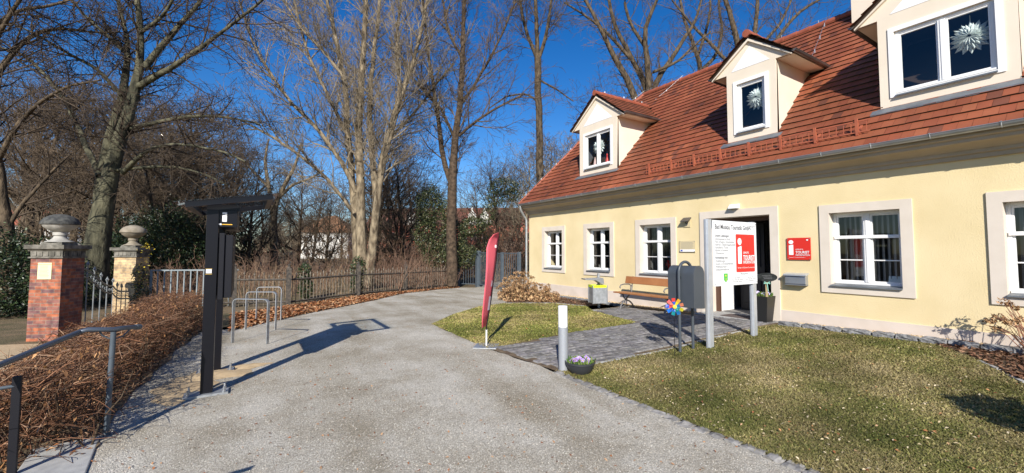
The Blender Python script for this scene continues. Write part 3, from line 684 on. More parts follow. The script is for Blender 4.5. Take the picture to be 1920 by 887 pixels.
mb = MB(); mb.tube([(XW+1.28, DY1-.66, 1.05), (XW+1.22, DY1-.66, 1.05), (XW+1.22, DY1-.56, 1.05)], .01, 8); obj('door_handle', mb, MT['zinc'], dl)
mb = MB(); mb.box((XW-.42, DY0-.12, -.05), (XW+.5, DY1+.12, .105)); obj('doorstep', mb, MT['slab'], house, bevel=.01)
mb = MB(); mb.box((XW-.3, DY0+.25, .106), (XW+.15, DY1-.5, .118)); tag(obj('doormat', mb, M('dark_mat', (.1, .075, .07), (.14, .11, .1), 40, .95, .6, 200), loc=(XW-.1, 5.6, .1)), 'brown doormat on the step in front of the open doorway', 'doormat')

# dormers
for i, (yc, hw, ov, ap) in enumerate(DORM):
    org = thing('dormer', (DX, yc, DZ0), None, None); org.parent = house
    org.location = [DX-house.location[0], yc-house.location[1], DZ0-house.location[2]]
    mb = MB(); W = hw+ov; sp = (ap-DZE)/W; apf = ap-.05
    ze = DZE; xr = RX0+(ze-RZ0)/SL; x0 = RX0+(DZ0-RZ0)/SL
    zf = lambda y: ap-sp*abs(y-yc)-.09
    # gable front with pediment wings over the side overhangs
    wh = .34 if i == 1 else .64; z0, z1 = 4.63, 5.83
    for q in (((yc-hw, DZ0), (yc-wh, DZ0), (yc-wh, ze-.02), (yc-hw, ze-.02)), ((yc+wh, DZ0), (yc+hw, DZ0), (yc+hw, ze-.02), (yc+wh, ze-.02)), ((yc-wh, DZ0), (yc+wh, DZ0), (yc+wh, z0), (yc-wh, z0)), ((yc-wh, z1), (yc+wh, z1), (yc+wh, ze-.02), (yc-wh, ze-.02)), ((yc-W, ze-.02), (yc+W, ze-.02), (yc+W, ze+.02), (yc, ap-.09), (yc-W, ze+.02))):
        mb.prism(q, (DX, 0, 0), (0, 1, 0), (0, 0, 1), (1, 0, 0), .08)
    for sgn in (-1, 1):                                   # cheeks and soffits
        yy = yc+sgn*hw; mb.quad((DX+.05, yy, DZ0), (DX+.05, yy, ze), (xr+.1, yy, ze), (x0+.02, yy, DZ0))
        ys = yc+sgn*W; mb.quad((DX+.05, yy, ze-.02), (DX+.05, ys, ze-.02), (xr-.05, ys, ze-.02), (xr-.05, yy, ze-.02))
        mb.quad((DX+.05, ys, ze-.02), (DX+.05, ys, ze+.03), (xr, ys, ze+.03), (xr-.05, ys, ze-.02))
    obj('dormer_wall', mb, MT['cream'], org)
    # dormer roof
    rb = MB(); xk = RX0+(ap-RZ0)/SL
    for sgn in (-1, 1):
        ys = yc+sgn*(W+.05); zs = ze+.0; rb.quad((DX-.1, ys, zs), (DX-.1, yc, ap-.03), (xk, yc, ap-.03), (xr, ys, zs))
    rb.prism([(yc-W-.05, ze-.005), (yc, ap-.04), (yc+W+.05, ze-.005), (yc+W+.02, ze-.04), (yc, ap-.085), (yc-W-.02, ze-.04)], (DX-.06, 0, 0), (0, 1, 0), (0, 0, 1), (1, 0, 0), .058)
    obj('dormer_roof', rb, MT['tileflat'], org)
    tb = MB(); L = math.hypot(W+.05, ap-ze)
    for sgn in (-1, 1):
        ev = np.array([0, -sgn*(W+.05), ap-ze])/L
        keep = lambda P: P[0] < RX0+(P[2]-RZ0)/SL-.02
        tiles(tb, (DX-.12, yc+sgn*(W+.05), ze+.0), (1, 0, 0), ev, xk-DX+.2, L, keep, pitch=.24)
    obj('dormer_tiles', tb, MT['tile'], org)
    rc = MB(); capping(rc, (DX-.14, yc, ap+.0), (xk-.02, yc, ap+.0), .085); obj('dormer_ridge', rc, MT['ridge'], org, smooth=True)
    # bargeboard edge in cream below tiles
    bb = MB()
    for sgn in (-1, 1): bb.prism([(yc, ap-.1), (yc+sgn*(W+.02), ze-.02), (yc+sgn*(W+.02), ze-.1+.03), (yc, ap-.17)], (DX-.06, 0, 0), (0, 1, 0), (0, 0, 1), (1, 0, 0), .058)
    obj('bargeboard', bb, MT['cream'], org)
    tri = MB(); b_ = hw*.78; zb = ze+.02
    tri.prism([(yc-b_, zb), (yc+b_, zb), (yc, zb+(ap-ze)*.62)], (DX-.006, 0, 0), (0, 1, 0), (0, 0, 1), (1, 0, 0), .008); obj('pediment_panel', tri, MT['whitewash'], org)
    for sgn in (-1, 1):
        gm = MB(); ys = yc+sgn*(W+.07); gutter(gm, (DX-.08, ys, ze+.02), (xr+.02, ys, ze+.02), .05); gm.tube([(xr-.02, ys, ze-.01), (xr-.02, ys, ze-.14)], .032, 8)
        obj('dormer_gutter', gm, MT['zincdark'], org, smooth=True)
    lf = MB(); lf.prism([(DX-.005, DZ0+.0), (DX-.005, DZ0+.03), (DX-.16, DZ0-.085), (DX-.16, DZ0-.115)], (0, yc-hw-.12, 0), (1, 0, 0), (0, 0, 1), (0, 1, 0), 2*hw+.24)
    obj('flashing', lf, MT['lead'], org)
    sw = MB(); s = .085
    sw.box((DX-.02, yc-wh-s, z0-.06), (DX-.001, yc-wh, z1+s)); sw.box((DX-.02, yc+wh, z0-.06), (DX-.001, yc+wh+s, z1+s)); sw.box((DX-.019, yc-wh, z1), (DX-.001, yc+wh, z1+s)); sw.box((DX-.019, yc-wh, z0-.06), (DX-.001, yc+wh, z0))
    obj('window_surround', sw, MT['whitewash'], org)
    f, segs = window(org, 'window_frame', DX+.03, yc, wh, z0, z1, 1 if i == 1 else 2, 1, mull=.05)
    pane(org, DX+.065, yc, wh-.04, z0+.05, z1-.05)
    sb = MB(); sb.prism([(DX-.07, z0-.055), (DX-.07, z0-.035), (DX+.03, z0+.005), (DX+.03, z0-.03)], (0, yc-wh-.0, 0), (1, 0, 0), (0, 0, 1), (0, 1, 0), 2*wh); obj('dormer_sill', sb, MT['lead'], org)
    rm = MB(); rm.quad((DX+1.6, yc-hw+.02, DZ0), (DX+1.6, yc+hw-.02, DZ0), (DX+1.6, yc+hw-.02, ze), (DX+1.6, yc-hw+.02, ze))
    for sgn in (-1, 1): rm.quad((DX+.1, yc+sgn*(hw-.04), DZ0), (DX+1.6, yc+sgn*(hw-.04), DZ0), (DX+1.6, yc+sgn*(hw-.04), ze), (DX+.1, yc+sgn*(hw-.04), ze))
    rm.quad((DX+.1, yc-hw, DZ0+.1), (DX+1.6, yc-hw, DZ0+.1), (DX+1.6, yc+hw, DZ0+.1), (DX+.1, yc+hw, DZ0+.1)); rm.quad((DX+.1, yc-hw, ze-.05), (DX+1.6, yc-hw, ze-.05), (DX+1.6, yc+hw, ze-.05), (DX+.1, yc+hw, ze-.05))
    obj('dormer_room', rm, M('dim_room', (.12, .12, .13), rough=.9), org)
# paper stars hanging in the dormer windows
def star(y, z, r, lab):
    mb = MB(); c = np.array([DX+.2, y, z]); n = 16
    for lay, (k0, sc, dx) in enumerate(((0, 1, 0), (.5, .8, -.05), (0, .55, -.09))):
        for k in range(n):
            a = 2*math.pi*(k+k0)/n; da = math.pi/n*.95
            ring = lambda ang, rr, ddx: c+np.array([dx+ddx, math.cos(ang)*rr*sc, math.sin(ang)*rr*sc])
            mb.add([ring(a, .12*r, -.03), ring(a-da, .72*r, .02), ring(a, r, 0), ring(a+da, .72*r, .02), ring(a, .66*r, -.055)], [(0, 1, 4), (0, 4, 3), (1, 2, 4), (4, 2, 3)])
    mb.tube([c+[0, 0, r*.9], c+[0, 0, r*1.35]], .004, 4)
    tag(obj('paper_star', mb, MT['paper'], loc=tuple(c)), lab, 'paper star', 'folded paper stars in the dormer windows')
star(10.98, 5.36, .3, 'white folded paper star behind the left pane of the leftmost dormer')
star(5.44, 5.42, .3, 'white folded paper star in the narrow single window of the middle dormer')
star(1.84, 5.36, .29, 'large white folded paper star hanging in the wide dormer at the right')
mb = MB(); mb.lathe((DX+.17, 10.55, 4.69), [(.07, 0), (.05, .12), (.02, .26), (.03, .3), (.02, .34)], 10)
tag(obj('gnome_figure', mb, MT['red'], loc=(DX+.17, 10.55, 4.69), smooth=True), 'small red pointed figure on the sill of the leftmost dormer', 'figurine')
mb = MB(); mb.lathe((DX+.17, 11.15, 4.69), [(.07, 0), (.05, .14), (.01, .33)], 10)
tag(obj('cone_figure', mb, M('pale_pink_cone', (.75, .5, .45), rough=.6), loc=(DX+.17, 11.15, 4.69), smooth=True), 'pale pink cone figure on the sill below the leftmost paper star', 'figurine')
# snow guard on the eave
ys_ = [8.17, 7.42, 6.72, 6.0, 5.3, 4.61, 3.95, 3.25]
sg = thing('snow_guard', (9.8, 5.6, 3.84), 'red lattice snow guard along the lower roof edge', 'snow guard')
nrm = np.array([-SL/sl, 0, 1/sl])*1.0; xg = 9.80; zg = rz(xg)+.05
P_ = lambda y, h: np.array([xg-.03-.04*h, y, zg+h])
mb = MB()
for h in (.01, .22): mb.obox(P_((3.05+8.3)/2, h), (0, 1, 0), (1, 0, 0), (0, 0, 1), (8.3-3.05)/2, .007, .011)
for yy in np.arange(3.1, 8.3, .12): mb.obox(P_(yy, .115), (0, 1, 0), (1, 0, 0), (0, 0, 1), .006, .004, .1)
obj('lattice', mb, MT['rust'], sg)
for yy in ys_:
    mb = MB(); mb.prism([(xg-.04, zg-.05), (xg-.07, zg+.27), (xg-.03, zg+.27), (xg+.02, zg+.02), (xg+.2, zg+.2), (xg+.22, zg+.16), (xg+.02, zg-.06)], (0, yy-.022, 0), (1, 0, 0), (0, 0, 1), (0, 1, 0), .044); obj('bracket', mb, MT['rust'], sg)

# ------------------------------------------------ things on the wall; local text frame of the wall: right = -Y
WX, WY, WZn = (0, -1, 0), (0, 0, 1), (-1, 0, 0)
def tourist_face(mbw, o, ex, ey, ez, w, h, ts):
    """the white i, its dot and the words of the red sign, o = lower left"""
    o = np.array(o, float); ex, ey, ez = [np.array(q, float) for q in (ex, ey, ez)]
    iw, ih = w*.19, h*.47; x0 = w*.09; y0 = h*.22
    c = []; r = .012*w
    mbw.prism([(x0, y0), (x0+iw, y0), (x0+iw, y0+ih), (x0, y0+ih*.93)], o, ex, ey, ez, .002)
    cx, cy = x0+iw*.5, y0+ih+h*.115
    mbw.prism([(cx+iw*.54*math.cos(a), cy+h*.092*math.sin(a)) for a in np.linspace(0, 2*math.pi, 24, endpoint=False)], o, ex, ey, ez, .002)
sgn_ = thing('red_wall_sign', (XW, 4.41, 1.71), 'square red tourist information sign screwed to the yellow wall above the letterbox', 'sign')
w_, h_ = .46, .47; o_ = np.array([XW-.034, 4.64, 1.475])
obj('sign_plate', MB().box((XW-.03, 4.18, 1.475), (XW-.018, 4.64, 1.945)), MT['red'], sgn_, bevel=.003)
mb = MB(); tourist_face(mb, o_, WX, WY, WZn, w_, h_, 1); obj('symbol', mb, MT['letters'], sgn_); mb = MB()
mb.text('GEPRÜFTE', .032, o_+[0, -.17, .21], WX, WY, WZn, bold=.01); obj('lettering', mb, MT['letters'], sgn_); mb = MB(); mb.text('TOURIST', .075, o_+[0, -.17, .135], WX, WY, WZn, bold=.02, sx=.86); obj('lettering', mb, MT['letters'], sgn_); mb = MB(); mb.text('INFORMATION', .046, o_+[0, -.17, .085], WX, WY, WZn, bold=.01, sx=.88)
mb.text('Deutscher Tourismusverband e.V.', .022, o_+[0, -.04, .045], WX, WY, WZn, sx=1.05)
mb.prism([(.40+.02*math.cos(a), .42+.016*math.sin(a)) for a in np.linspace(0, 2*math.pi, 12, endpoint=False)], o_, WX, WY, WZn, .002)
obj('lettering', mb, MT['letters'], sgn_)
for a in (4.2, 4.62):
    for z in (1.495, 1.925): obj('screw', MB().tube([(XW, a, z), (XW-.036, a, z)], .009, 8), MT['zinc'], sgn_)
lb = thing('letterbox', (XW, 4.46, 1.05), 'grey metal letterbox on the yellow wall below the red sign', 'letterbox')
obj('letterbox_body', MB().prism([(0, .95), (0, 1.16), (-.1, 1.16), (-.12, 1.1), (-.12, .97), (-.1, .95)], (XW, 4.26, 0), (1, 0, 0), (0, 0, 1), (0, 1, 0), .4), MT['zinc'], lb, bevel=.005)
obj('letterbox_flap', MB().prism([(0, 1.175), (0, 1.195), (-.15, 1.165), (-.15, 1.135), (-.145, 1.135)], (XW, 4.24, 0), (1, 0, 0), (0, 0, 1), (0, 1, 0), .44), MT['alu'], lb)
obj('newspaper_tray', MB().box((XW-.13, 4.255, .935), (XW, 4.665, .949)), MT['zinc'], lb)
pq = thing('info_plaque', (XW, 7.11, 1.78), 'small framed information plaque on the wall left of the doorway', 'plaque')
obj('plaque_plate', MB().box((XW-.03, 6.87, 1.63), (XW-.02, 7.35, 1.93)), MT['plaquebeige'], pq)
mb = MB(); mb.box((XW-.033, 6.88, 1.64), (XW-.0302, 7.33, 1.70)); obj('plaque_strip', mb, MT['letters'], pq)
obj('plaque_emblem', MB().box((XW-.035, 7.25, 1.65), (XW-.0332, 7.31, 1.69)), M('blue_emblem', (.05, .08, .4), rough=.5), pq)
mb = MB()
for k in range(6): mb.box((XW-.032, 6.92+random.uniform(0, .05), 1.73+k*.03), (XW-.0301, 7.3, 1.736+k*.03))
obj('plaque_text', mb, MT['inkgrey'], pq)
for a in (6.89, 7.33):
    for z in (1.645, 1.915): obj('plaque_screw', MB().tube([(XW, a, z), (XW-.036, a, z)], .01, 8), MT['zinc'], pq)
hn = thing('house_number_lamp', (XW, 7.1, 2.42), 'small solar house number lamp showing 9 above the plaque', 'house number')
obj('lamp_roof', MB().prism([(0, 2.56), (-.15, 2.46), (-.15, 2.44), (0, 2.53)], (XW, 6.99, 0), (1, 0, 0), (0, 0, 1), (0, 1, 0), .24), MT['zincdark'], hn)
obj('number_plate', MB().box((XW-.02, 7.01, 2.3), (XW-.01, 7.21, 2.5)), MT['plaquebeige'], hn)
mb = MB(); mb.text('9', .19, (XW-.022, 7.165, 2.33), WX, WY, WZn, bold=.02); obj('numeral', mb, MT['ink'], hn)
wl = thing('wall_lamp', (XW, 5.78, 2.73), 'small white wedge lamp above the door surround', 'wall lamp')
obj('lamp_housing', MB().prism([(0, 2.68), (0, 2.8), (-.06, 2.79), (-.14, 2.70), (-.14, 2.68)], (XW, 5.67, 0), (1, 0, 0), (0, 0, 1), (0, 1, 0), .23), MT['white'], wl, bevel=.008)
# window-sill things
mb = MB(); mb.lathe((XW+.45, 8.05, .98), [(.05, 0), (.07, .05), (.05, .14), (.03, .2)], 12)
for k in range(9):
    a = random.uniform(0, 6.28); mb.tube([(XW+.45, 8.05+.0, 1.15), (XW+.45+.05*math.cos(a), 8.05+.1*math.sin(a), 1.15+random.uniform(.1, .25))], [.02, .035], 6)
tag(obj('red_ornament', mb, M('red_glaze', (.5, .02, .02), rough=.3), loc=(XW+.45, 8.15, 1)), 'red twisted ornament inside the window above the bench', 'ornament')
mb = MB(); mb.box((XW+.36, 7.78, .98), (XW+.46, 7.9, 1.22)); mb.box((XW+.38, 7.8, 1.22), (XW+.44, 7.88, 1.26))
tag(obj('white_box', mb, MT['white'], loc=(XW+.4, 7.84, 1), bevel=.005), 'small white box on the sill beside the red ornament', 'box')
mb = MB(); mb.prism([(0, 0), (.26, 0), (.26, .2), (.0, .2)], (XW+.33, 3.05, 1.0), (0, -1, 0), (.35, 0, .94), (-.94, 0, .35), .008); ob_ = obj('leaflet_stand', mb, MT['paper'], loc=(XW+.35, 2.95, 1))
tag(ob_, 'white leaflet leaning inside the wide window beside the letterbox', 'leaflet')
mb = MB(); mb.box((XW+.5, 9.98, .99), (XW+.6, 10.3, 1.2)); tag(obj('planter_box', mb, MT['white'], loc=(XW+.5, 10.1, 1), bevel=.01), 'white planter box inside the second window from the house corner', 'planter')
# ================================================================== OBJECTS
def uv(p): return np.array(p, float)
# ---- black information display
K = thing('information_display', (-.34, 6.5, 0), 'black solar information display on two posts with a white i', 'display')
pf, pb = np.array([-.36, 6.04]), np.array([-.33, 7.06])
for p in (pf, pb):
    mb = MB(); mb.box((p[0]-.058, p[1]-.06, .015), (p[0]+.058, p[1]+.06, 2.12)); pt = obj('post', mb, MT['black'], K, bevel=.004)
    mb = MB(); mb.obox((p[0]+.0, p[1]-.02, .012), (1, 0, 0), (0, 1, 0), (0, 0, 1), .21, .1, .012); obj('base_plate', mb, MT['galv'], pt)
    for a in (-.17, .17):
        for b in (-.085, .055): obj('anchor_bolt', MB().tube([(p[0]+a, p[1]+b, .02), (p[0]+a, p[1]+b, .085)], .011, 8).lathe((p[0]+a, p[1]+b, .025), [(.02, 0), (.02, .018)], 6), MT['zinc'], pt)
obj('display_cabinet', MB().box((-.155, 6.02, 1.09), (-.235, 7.12, 1.83)).box((-.237, 6.0, 1.07), (-.292, 7.14, 1.85)), MT['black2'], K, bevel=.006)
obj('cabinet_back', MB().box((-.294, 6.06, 1.12), (-.315, 7.04, 1.80)), MT['black'], K)
obj('head_box', MB().box((-.305, 6.0, 1.92), (-.12, 7.14, 2.12)), MT['black'], K, bevel=.003)
mb = MB(); mb.box((-.27, 5.996, 1.985), (-.225, 5.9985, 2.06)); mb.box((-.27, 5.996, 2.07), (-.225, 5.9985, 2.095)); mb.box((-.315+.01, 5.996, 1.945), (-.285+.01, 5.9985, 1.962)); obj('symbol', mb, MT['letters'], K)
obj('yellow_strip', MB().box((-.27, 5.996, 1.948), (-.17, 5.9985, 1.957)), M('yellow_line', (.85, .5, .05), rough=.5), K)
mb = MB(); mb.box((-.405, 5.976, 1.385), (-.352, 5.9795, 1.43)); lb_ = obj('sticker', mb, MT['letters'], K)
mb = MB(); mb.box((-.41, 5.977, 1.432), (-.347, 5.9795, 1.437)); mb.box((-.41, 5.977, 1.372), (-.347, 5.9795, 1.378)); obj('sticker_line', mb, M('ochre_line', (.6, .4, .1), rough=.5), K)
# canopy: perimeter frame tilted up to the right, with a clear glass sheet
tl = math.atan2(.14, .83); ca, sa = math.cos(tl), math.sin(tl)
def cp(u, y, w): return np.array([-.61+u*ca-w*sa, y, 2.155+u*sa+w*ca])
def cbox(u0, u1, y0, y1, w0, w1):
    mb = MB(); V = [cp(u, y, w) for w in (w0, w1) for u, y in ((u0, y0), (u1, y0), (u1, y1), (u0, y1))]
    return mb.add(V, [(0,3,2,1),(4,5,6,7),(0,1,5,4),(1,2,6,5),(2,3,7,6),(3,0,4,7)])
for a in ((0, .86, 5.86, 5.92), (0, .86, 7.24, 7.30), (0, .06, 5.92, 7.24), (.8, .86, 5.92, 7.24)): obj('canopy_frame', cbox(*a, -.03, .03), MT['black'], K)
for _y in (6.05, 7.0): obj('canopy_arm', MB().box((-.42, _y, 2.115), (-.1, _y+.07, 2.19)), MT['black'], K)
obj('canopy_glass', cbox(-.09, .93, 5.8, 7.36, .031, .039), MT['clear'], K)
# ---- bicycle stands: flat bar hoops
def hoop(p, q, h, lab):
    t = thing('bicycle_stand', ((p[0]+q[0])/2, (p[1]+q[1])/2, 0), lab, 'bicycle stand', 'flat bar bicycle stands'); p = uv([*p, 0]); q = uv([*q, 0]); d = (q-p)/np.linalg.norm(q-p); L = np.linalg.norm(q-p)
    nrm_ = np.cross(d, [0, 0, 1]); r = .075; o = []
    path = [(0, -.05), (0, h-r)]+[(r-r*math.cos(a), h-r+r*math.sin(a)) for a in np.linspace(.2, math.pi/2, 6)]+[(L-r+r*math.sin(a), h-r+r*math.cos(a)) for a in np.linspace(0, math.pi/2-.2, 6)]+[(L, h-r), (L, -.05)]
    n = len(path); mb = MB(); th = .006; hw = .03; V = []
    for i, (a, b) in enumerate(path):
        t0 = np.array(path[max(i-1, 0)]); t1 = np.array(path[min(i+1, n-1)]); tt = (t1-t0)/np.linalg.norm(t1-t0); nn = np.array([-tt[1], tt[0]])
        for s1, s2 in ((-1, -1), (1, -1), (1, 1), (-1, 1)):
            c = np.array([a, b])+nn*th*s1; V.append(p+d*c[0]+np.array([0, 0, c[1]])+nrm_*hw*s2)
    F_ = [(i*4+k, i*4+(k+1) % 4, i*4+4+(k+1) % 4, i*4+4+k) for i in range(n-1) for k in range(4)]
    mb.add(V, F_); obj('hoop', mb, MT['galv'], t); return t
for i, (a, b, lab) in enumerate((((434, 643), (503, 645), 'nearest of the three grey bicycle stands, right beside the black display'), ((459, 618), (518, 618), 'middle one of the three grey bicycle stands on the gravel'), ((479, 601), (528, 600), 'farthest of the three grey bicycle stands, next to the leaf strip'))):
    hoop(PG(*a)[:2]+[.015, 0], PG(*b)[:2]-[.015, 0], .78, lab)
# ---- bollard lamp
b = PG(1061, 697)+[0, .05, 0]; bl = thing('bollard_lamp', b, 'grey cylindrical bollard lamp with white top at the corner of the paving', 'bollard')
ln = np.array([-.012, 0, 1]); s = lambda z: b+ln*z
obj('bollard_tube', MB().tube([s(-.05), s(.6)], .067, 28), MT['lampgrey'], bl, smooth=True)
obj('light_head', MB().tube([s(.602), s(.885)], .065, 28).tube([s(.885), s(.892)], [.065, .058], 28), MT['opal'], bl, smooth=True)
obj('foot_ring', MB().lathe(b, [(.075, -.02), (.075, .012), (.067, .016)], 24), MT['lampgrey'], bl)
# ---- planter bowl with violas
def flowers(parent, c, r, n, nf, h=.1, cols=((.35, .2, .6), (.55, .4, .8), (.3, .12, .5))):
    c = uv(c); mb = MB()
    for k in range(n):
        a = random.uniform(0, 6.28); rr = r*math.sqrt(random.random()); p = c+[rr*math.cos(a), rr*math.sin(a), 0]; hh = random.uniform(.3, 1)*h
        q = p+[random.uniform(-.05, .05), random.uniform(-.05, .05), hh]; w = random.uniform(.006, .014); a2 = random.uniform(0, 6.28); dx = np.array([math.cos(a2)*w, math.sin(a2)*w, 0])
        g = random.choice([(.08, .16, .03), (.12, .2, .05), (.05, .1, .03), (.2, .24, .07)]); mb.add([p-dx, p+dx, q+dx*.8, q-dx*.6], [(0, 1, 2, 3)], g)
    obj('foliage', mb, MT['leaf'], parent)
    for k in range(nf):
        a = random.uniform(0, 6.28); rr = r*.8*math.sqrt(random.random()); p = c+[rr*math.cos(a), rr*math.sin(a), h*random.uniform(.5, .95)]; mb = MB(); tow = uv([-p[0], -p[1], .6*np.linalg.norm(p)]); tow /= np.linalg.norm(tow)
        s1 = np.cross(tow, [0, 0, 1]); s1 /= np.linalg.norm(s1); s2 = np.cross(s1, tow); cc = np.array(random.choice(cols))*random.uniform(.9, 1.3)
        for j in range(5):
            t0 = 2*math.pi*j/5+.3; pr = .02; m0 = p+(s1*math.cos(t0)+s2*math.sin(t0))*pr
            ring = [m0+(s1*math.cos(t)+s2*math.sin(t))*.014+tow*random.uniform(0, .004) for t in np.linspace(0, 6.28, 6, endpoint=False)]; mb.add(ring, [tuple(range(6))], tuple(cc*(.85 if j < 3 else 1.2)))
        ring = [p+tow*.006+(s1*math.cos(t)+s2*math.sin(t))*.006 for t in np.linspace(0, 6.28, 6, endpoint=False)]; mb.add(ring, [tuple(range(6))], (.8, .6, .05))
        obj('blossom', mb, MT['leaf'], parent)
c = PG(1097, 703)+[0, .1, 0]; pb_ = thing('flower_bowl', c, 'low dark bowl of purple violas at the foot of the bollard', 'flower bowl')
obj('bowl', MB().lathe(c, [(.12, 0), (.14, .015), (.175, .08), (.195, .135), (.205, .137), (.205, .158), (.19, .16), (.185, .13), (.02, .12)], 32), MT['pot'], pb_, smooth=True)
flowers(pb_, c+[0, 0, .12], .165, 520, 13, .09, ((.34, .24, .5), (.5, .4, .64), (.26, .15, .4)))
# ---- feather flag
f0 = PG(912, 650); fl = thing('feather_flag', f0, 'tall narrow red feather banner on a pole, leaning over the small lawn', 'banner flag')
mb = MB(); mb.obox(f0+[0, 0, .01], (.78, -.62, 0), (.62, .78, 0), (0, 0, 1), .2, .2, .008); obj('base_plate', mb, MT['galv'], fl, bevel=.003)
mb = MB(); mb.tube([f0, f0+[0, 0, .3]], .014, 10); obj('pole_foot', mb, MT['opal'], fl)
e1 = _R*.45+np.array([_F[0], _F[1], 0])*.9; e1[2] = 0; e1 /= np.linalg.norm(e1)   # banner turned mostly edge on
dfl = 7.33; px = lambda x, y: PD(x, y, dfl)
left = [(905, 612), (905, 590), (908, 560), (912, 520), (913, 490), (913, 465), (918, 450), (926, 440), (935, 436.5)]
right = [(911, 614), (915, 590), (920, 560), (925, 520), (929, 490), (932, 465), (934, 450), (935.2, 441), (935.5, 436.8)]
mb = MB(); mb2 = MB(); n = len(left); V = []
m_ = 6
for i, (a, b) in enumerate(zip(left, right)):
    A = px(*a); B = px(*b)
    for k in range(m_):
        t = k/(m_-1); P = A+(B-A)*t; P = P+np.array([_F[0], _F[1], 0])*(.32*(t-.5)*min(1, 1.3-i/n)+.02*math.sin(i*1.7+t*5)); V.append(P)
F_ = [(i*m_+k, i*m_+k+1, (i+1)*m_+k+1, (i+1)*m_+k) for i in range(n-1) for k in range(m_-1)]
mb.add(V, F_); fo = obj('banner_cloth', mb, MT['flag'], fl, smooth=True); sd = fo.modifiers.new('solid', 'SOLIDIFY'); sd.thickness = .003
mb = MB(); pole = [f0+[0, 0, .28]]+[px(a[0]-1, a[1]) for a in [(911, 600), (917, 570)]]
pole = [f0+[0, 0, .28], px(912, 612)]+[px(b[0]+.6, b[1])+np.array([_F[0], _F[1], 0])*.16*min(1, 1.3-i/n) for i, b in enumerate(right) if i > 0]
mb.tube(pole, np.linspace(.011, .005, len(pole)), 8); obj('flex_pole', mb, MT['black2'], fl)
mb = MB()
for i in range(2, 5):
    pass
for (x0, y0, x1, y1) in ((919.5, 545, 923.5, 505), (914.5, 588, 918.5, 552)):
    a, b_ = px(x0, y0), px(x1, y1); off = -np.array([_F[0], _F[1], 0])*.03
    mb.obox((a+b_)/2+np.array([_F[0], _F[1], 0])*.1, e1, (b_-a)/np.linalg.norm(b_-a), np.cross(e1, (b_-a)/np.linalg.norm(b_-a)), .03, .12, .002)
obj('printed_panel', mb, M('grey_print', (.45, .4, .45), rough=.6), fl)
mb = MB(); cc = px(929.5, 462)-np.array([_F[0], _F[1], 0])*.02; 
for k in range(9):
    a = k*2*math.pi/8; mb.tube([cc, cc+(_R*math.cos(a)*.7+_U*math.sin(a))*.028], .004, 5)
obj('emblem', mb, MT['letters'], fl)
# ---- notice board
A, B = PG(1328.5, 652), PG(1419, 631); A[1] = B[1] = (A[1]+B[1])/2
nb = thing('notice_board', (A+B)/2, 'white notice board on two aluminium posts before the doorway', 'notice board')
for p, h in ((A, 2.20), (B, 2.20)):
    mb = MB(); mb.box((p[0]-.055, p[1]-.03, -.05), (p[0]+.055, p[1]+.05, h)); mb.box((p[0]-.075, p[1]-.012, -.05), (p[0]+.075, p[1]+.03, h-.002)); obj('post', mb, MT['alu'], nb, bevel=.006)
yb = A[1]-.045; q0 = PY(1332.5, 409, yb); q1 = PY(1418, 412, yb); q2 = PY(1337, 534, yb); bx0, bx1 = A[0]+.06, B[0]+.06; bz1 = 2.185; bz0 = bz1-1.13
bw, bh = bx1-bx0, bz1-bz0
obj('board', MB().box((bx0, yb, bz0), (bx1, yb+.012, bz1)), MT['signwhite'], nb, bevel=.002)
EX, EY_, EZ = (1, 0, 0), (0, 0, 1), (0, -1, 0); O = np.array([bx0, yb-.001, bz0])
def TX(mb, t, s_, u, v, bold=0, sx=1., al='LEFT'): mb.text(t, s_, O+[u*bw, 0, v*bh], EX, EY_, EZ, .0015, al, bold, sx)
mb = MB(); TX(mb, 'Bad Muskau Touristik GmbH', .118, .04, .87, .014, .80); obj('heading', mb, MT['ink'], nb)
mb = MB()
for k, t in enumerate(('-Informationen zu Stadt,', ' Park & Region, Unterkünften', '-Fahrrad- & Bollerwagenverleih', '-Fahrpläne & Tickets', '-Bücher & Souvenirs', '-Ticketservice')): TX(mb, t, .056, .035, .70-k*.043, .004, .86)
for k, t in enumerate(('-Parkführungen', '-Kutsch- & Kremserfahrten', '-Wellnessurlaub &', ' Schlauchbootfahrten')): TX(mb, t, .056, .035, .365-k*.043, .004, .86)
obj('list_lettering', mb, MT['inkgrey'], nb)
mb = MB(); TX(mb, 'Unsere Leistungen:', .062, .035, .75, .012, .9); obj('subheading', mb, MT['ink'], nb); mb = MB(); TX(mb, 'Vermittlung von:', .062, .035, .415, .012, .9); obj('subheading', mb, MT['ink'], nb)
mb = MB(); TX(mb, 'Öffnungszeiten:', .045, .68, .16, .0, .9, 'CENTER')
for k, (l, r) in enumerate((('April - Oktober', 'November - März'), ('Montag - Freitag  9.00 - 18.00 Uhr', 'Montag - Freitag 9.00 - 17.00 Uhr'), ('Samstag  10.00 - 16.00 Uhr', 'www.badmuskau.de'))): TX(mb, l, .032, .52, .105-k*.03, 0, .82, 'CENTER'); TX(mb, r, .032, .83, .105-k*.03, 0, .82, 'CENTER')
obj('opening_hours', mb, MT['inkgrey'], nb)
r0 = O+[.5*bw, 0, .20*bh]; rw, rh = .44*bw, .60*bh
mb = MB(); cr = .02; pl = []
for cx, cy, a0 in ((rw-cr, cr, -90), (rw-cr, rh-cr, 0), (cr, rh-cr, 90), (cr, cr, 180)): pl += [(cx+cr*math.cos(R(a0+t)), cy+cr*math.sin(R(a0+t))) for t in (0, 30, 60, 90)]
mb.prism(pl, r0, EX, EY_, EZ, .004); obj('red_panel', mb, MT['red'], nb)
mb = MB(); r1 = r0+[0, -.0045, 0]; tourist_face(mb, r1, EX, EY_, EZ, rw, rh, 1)
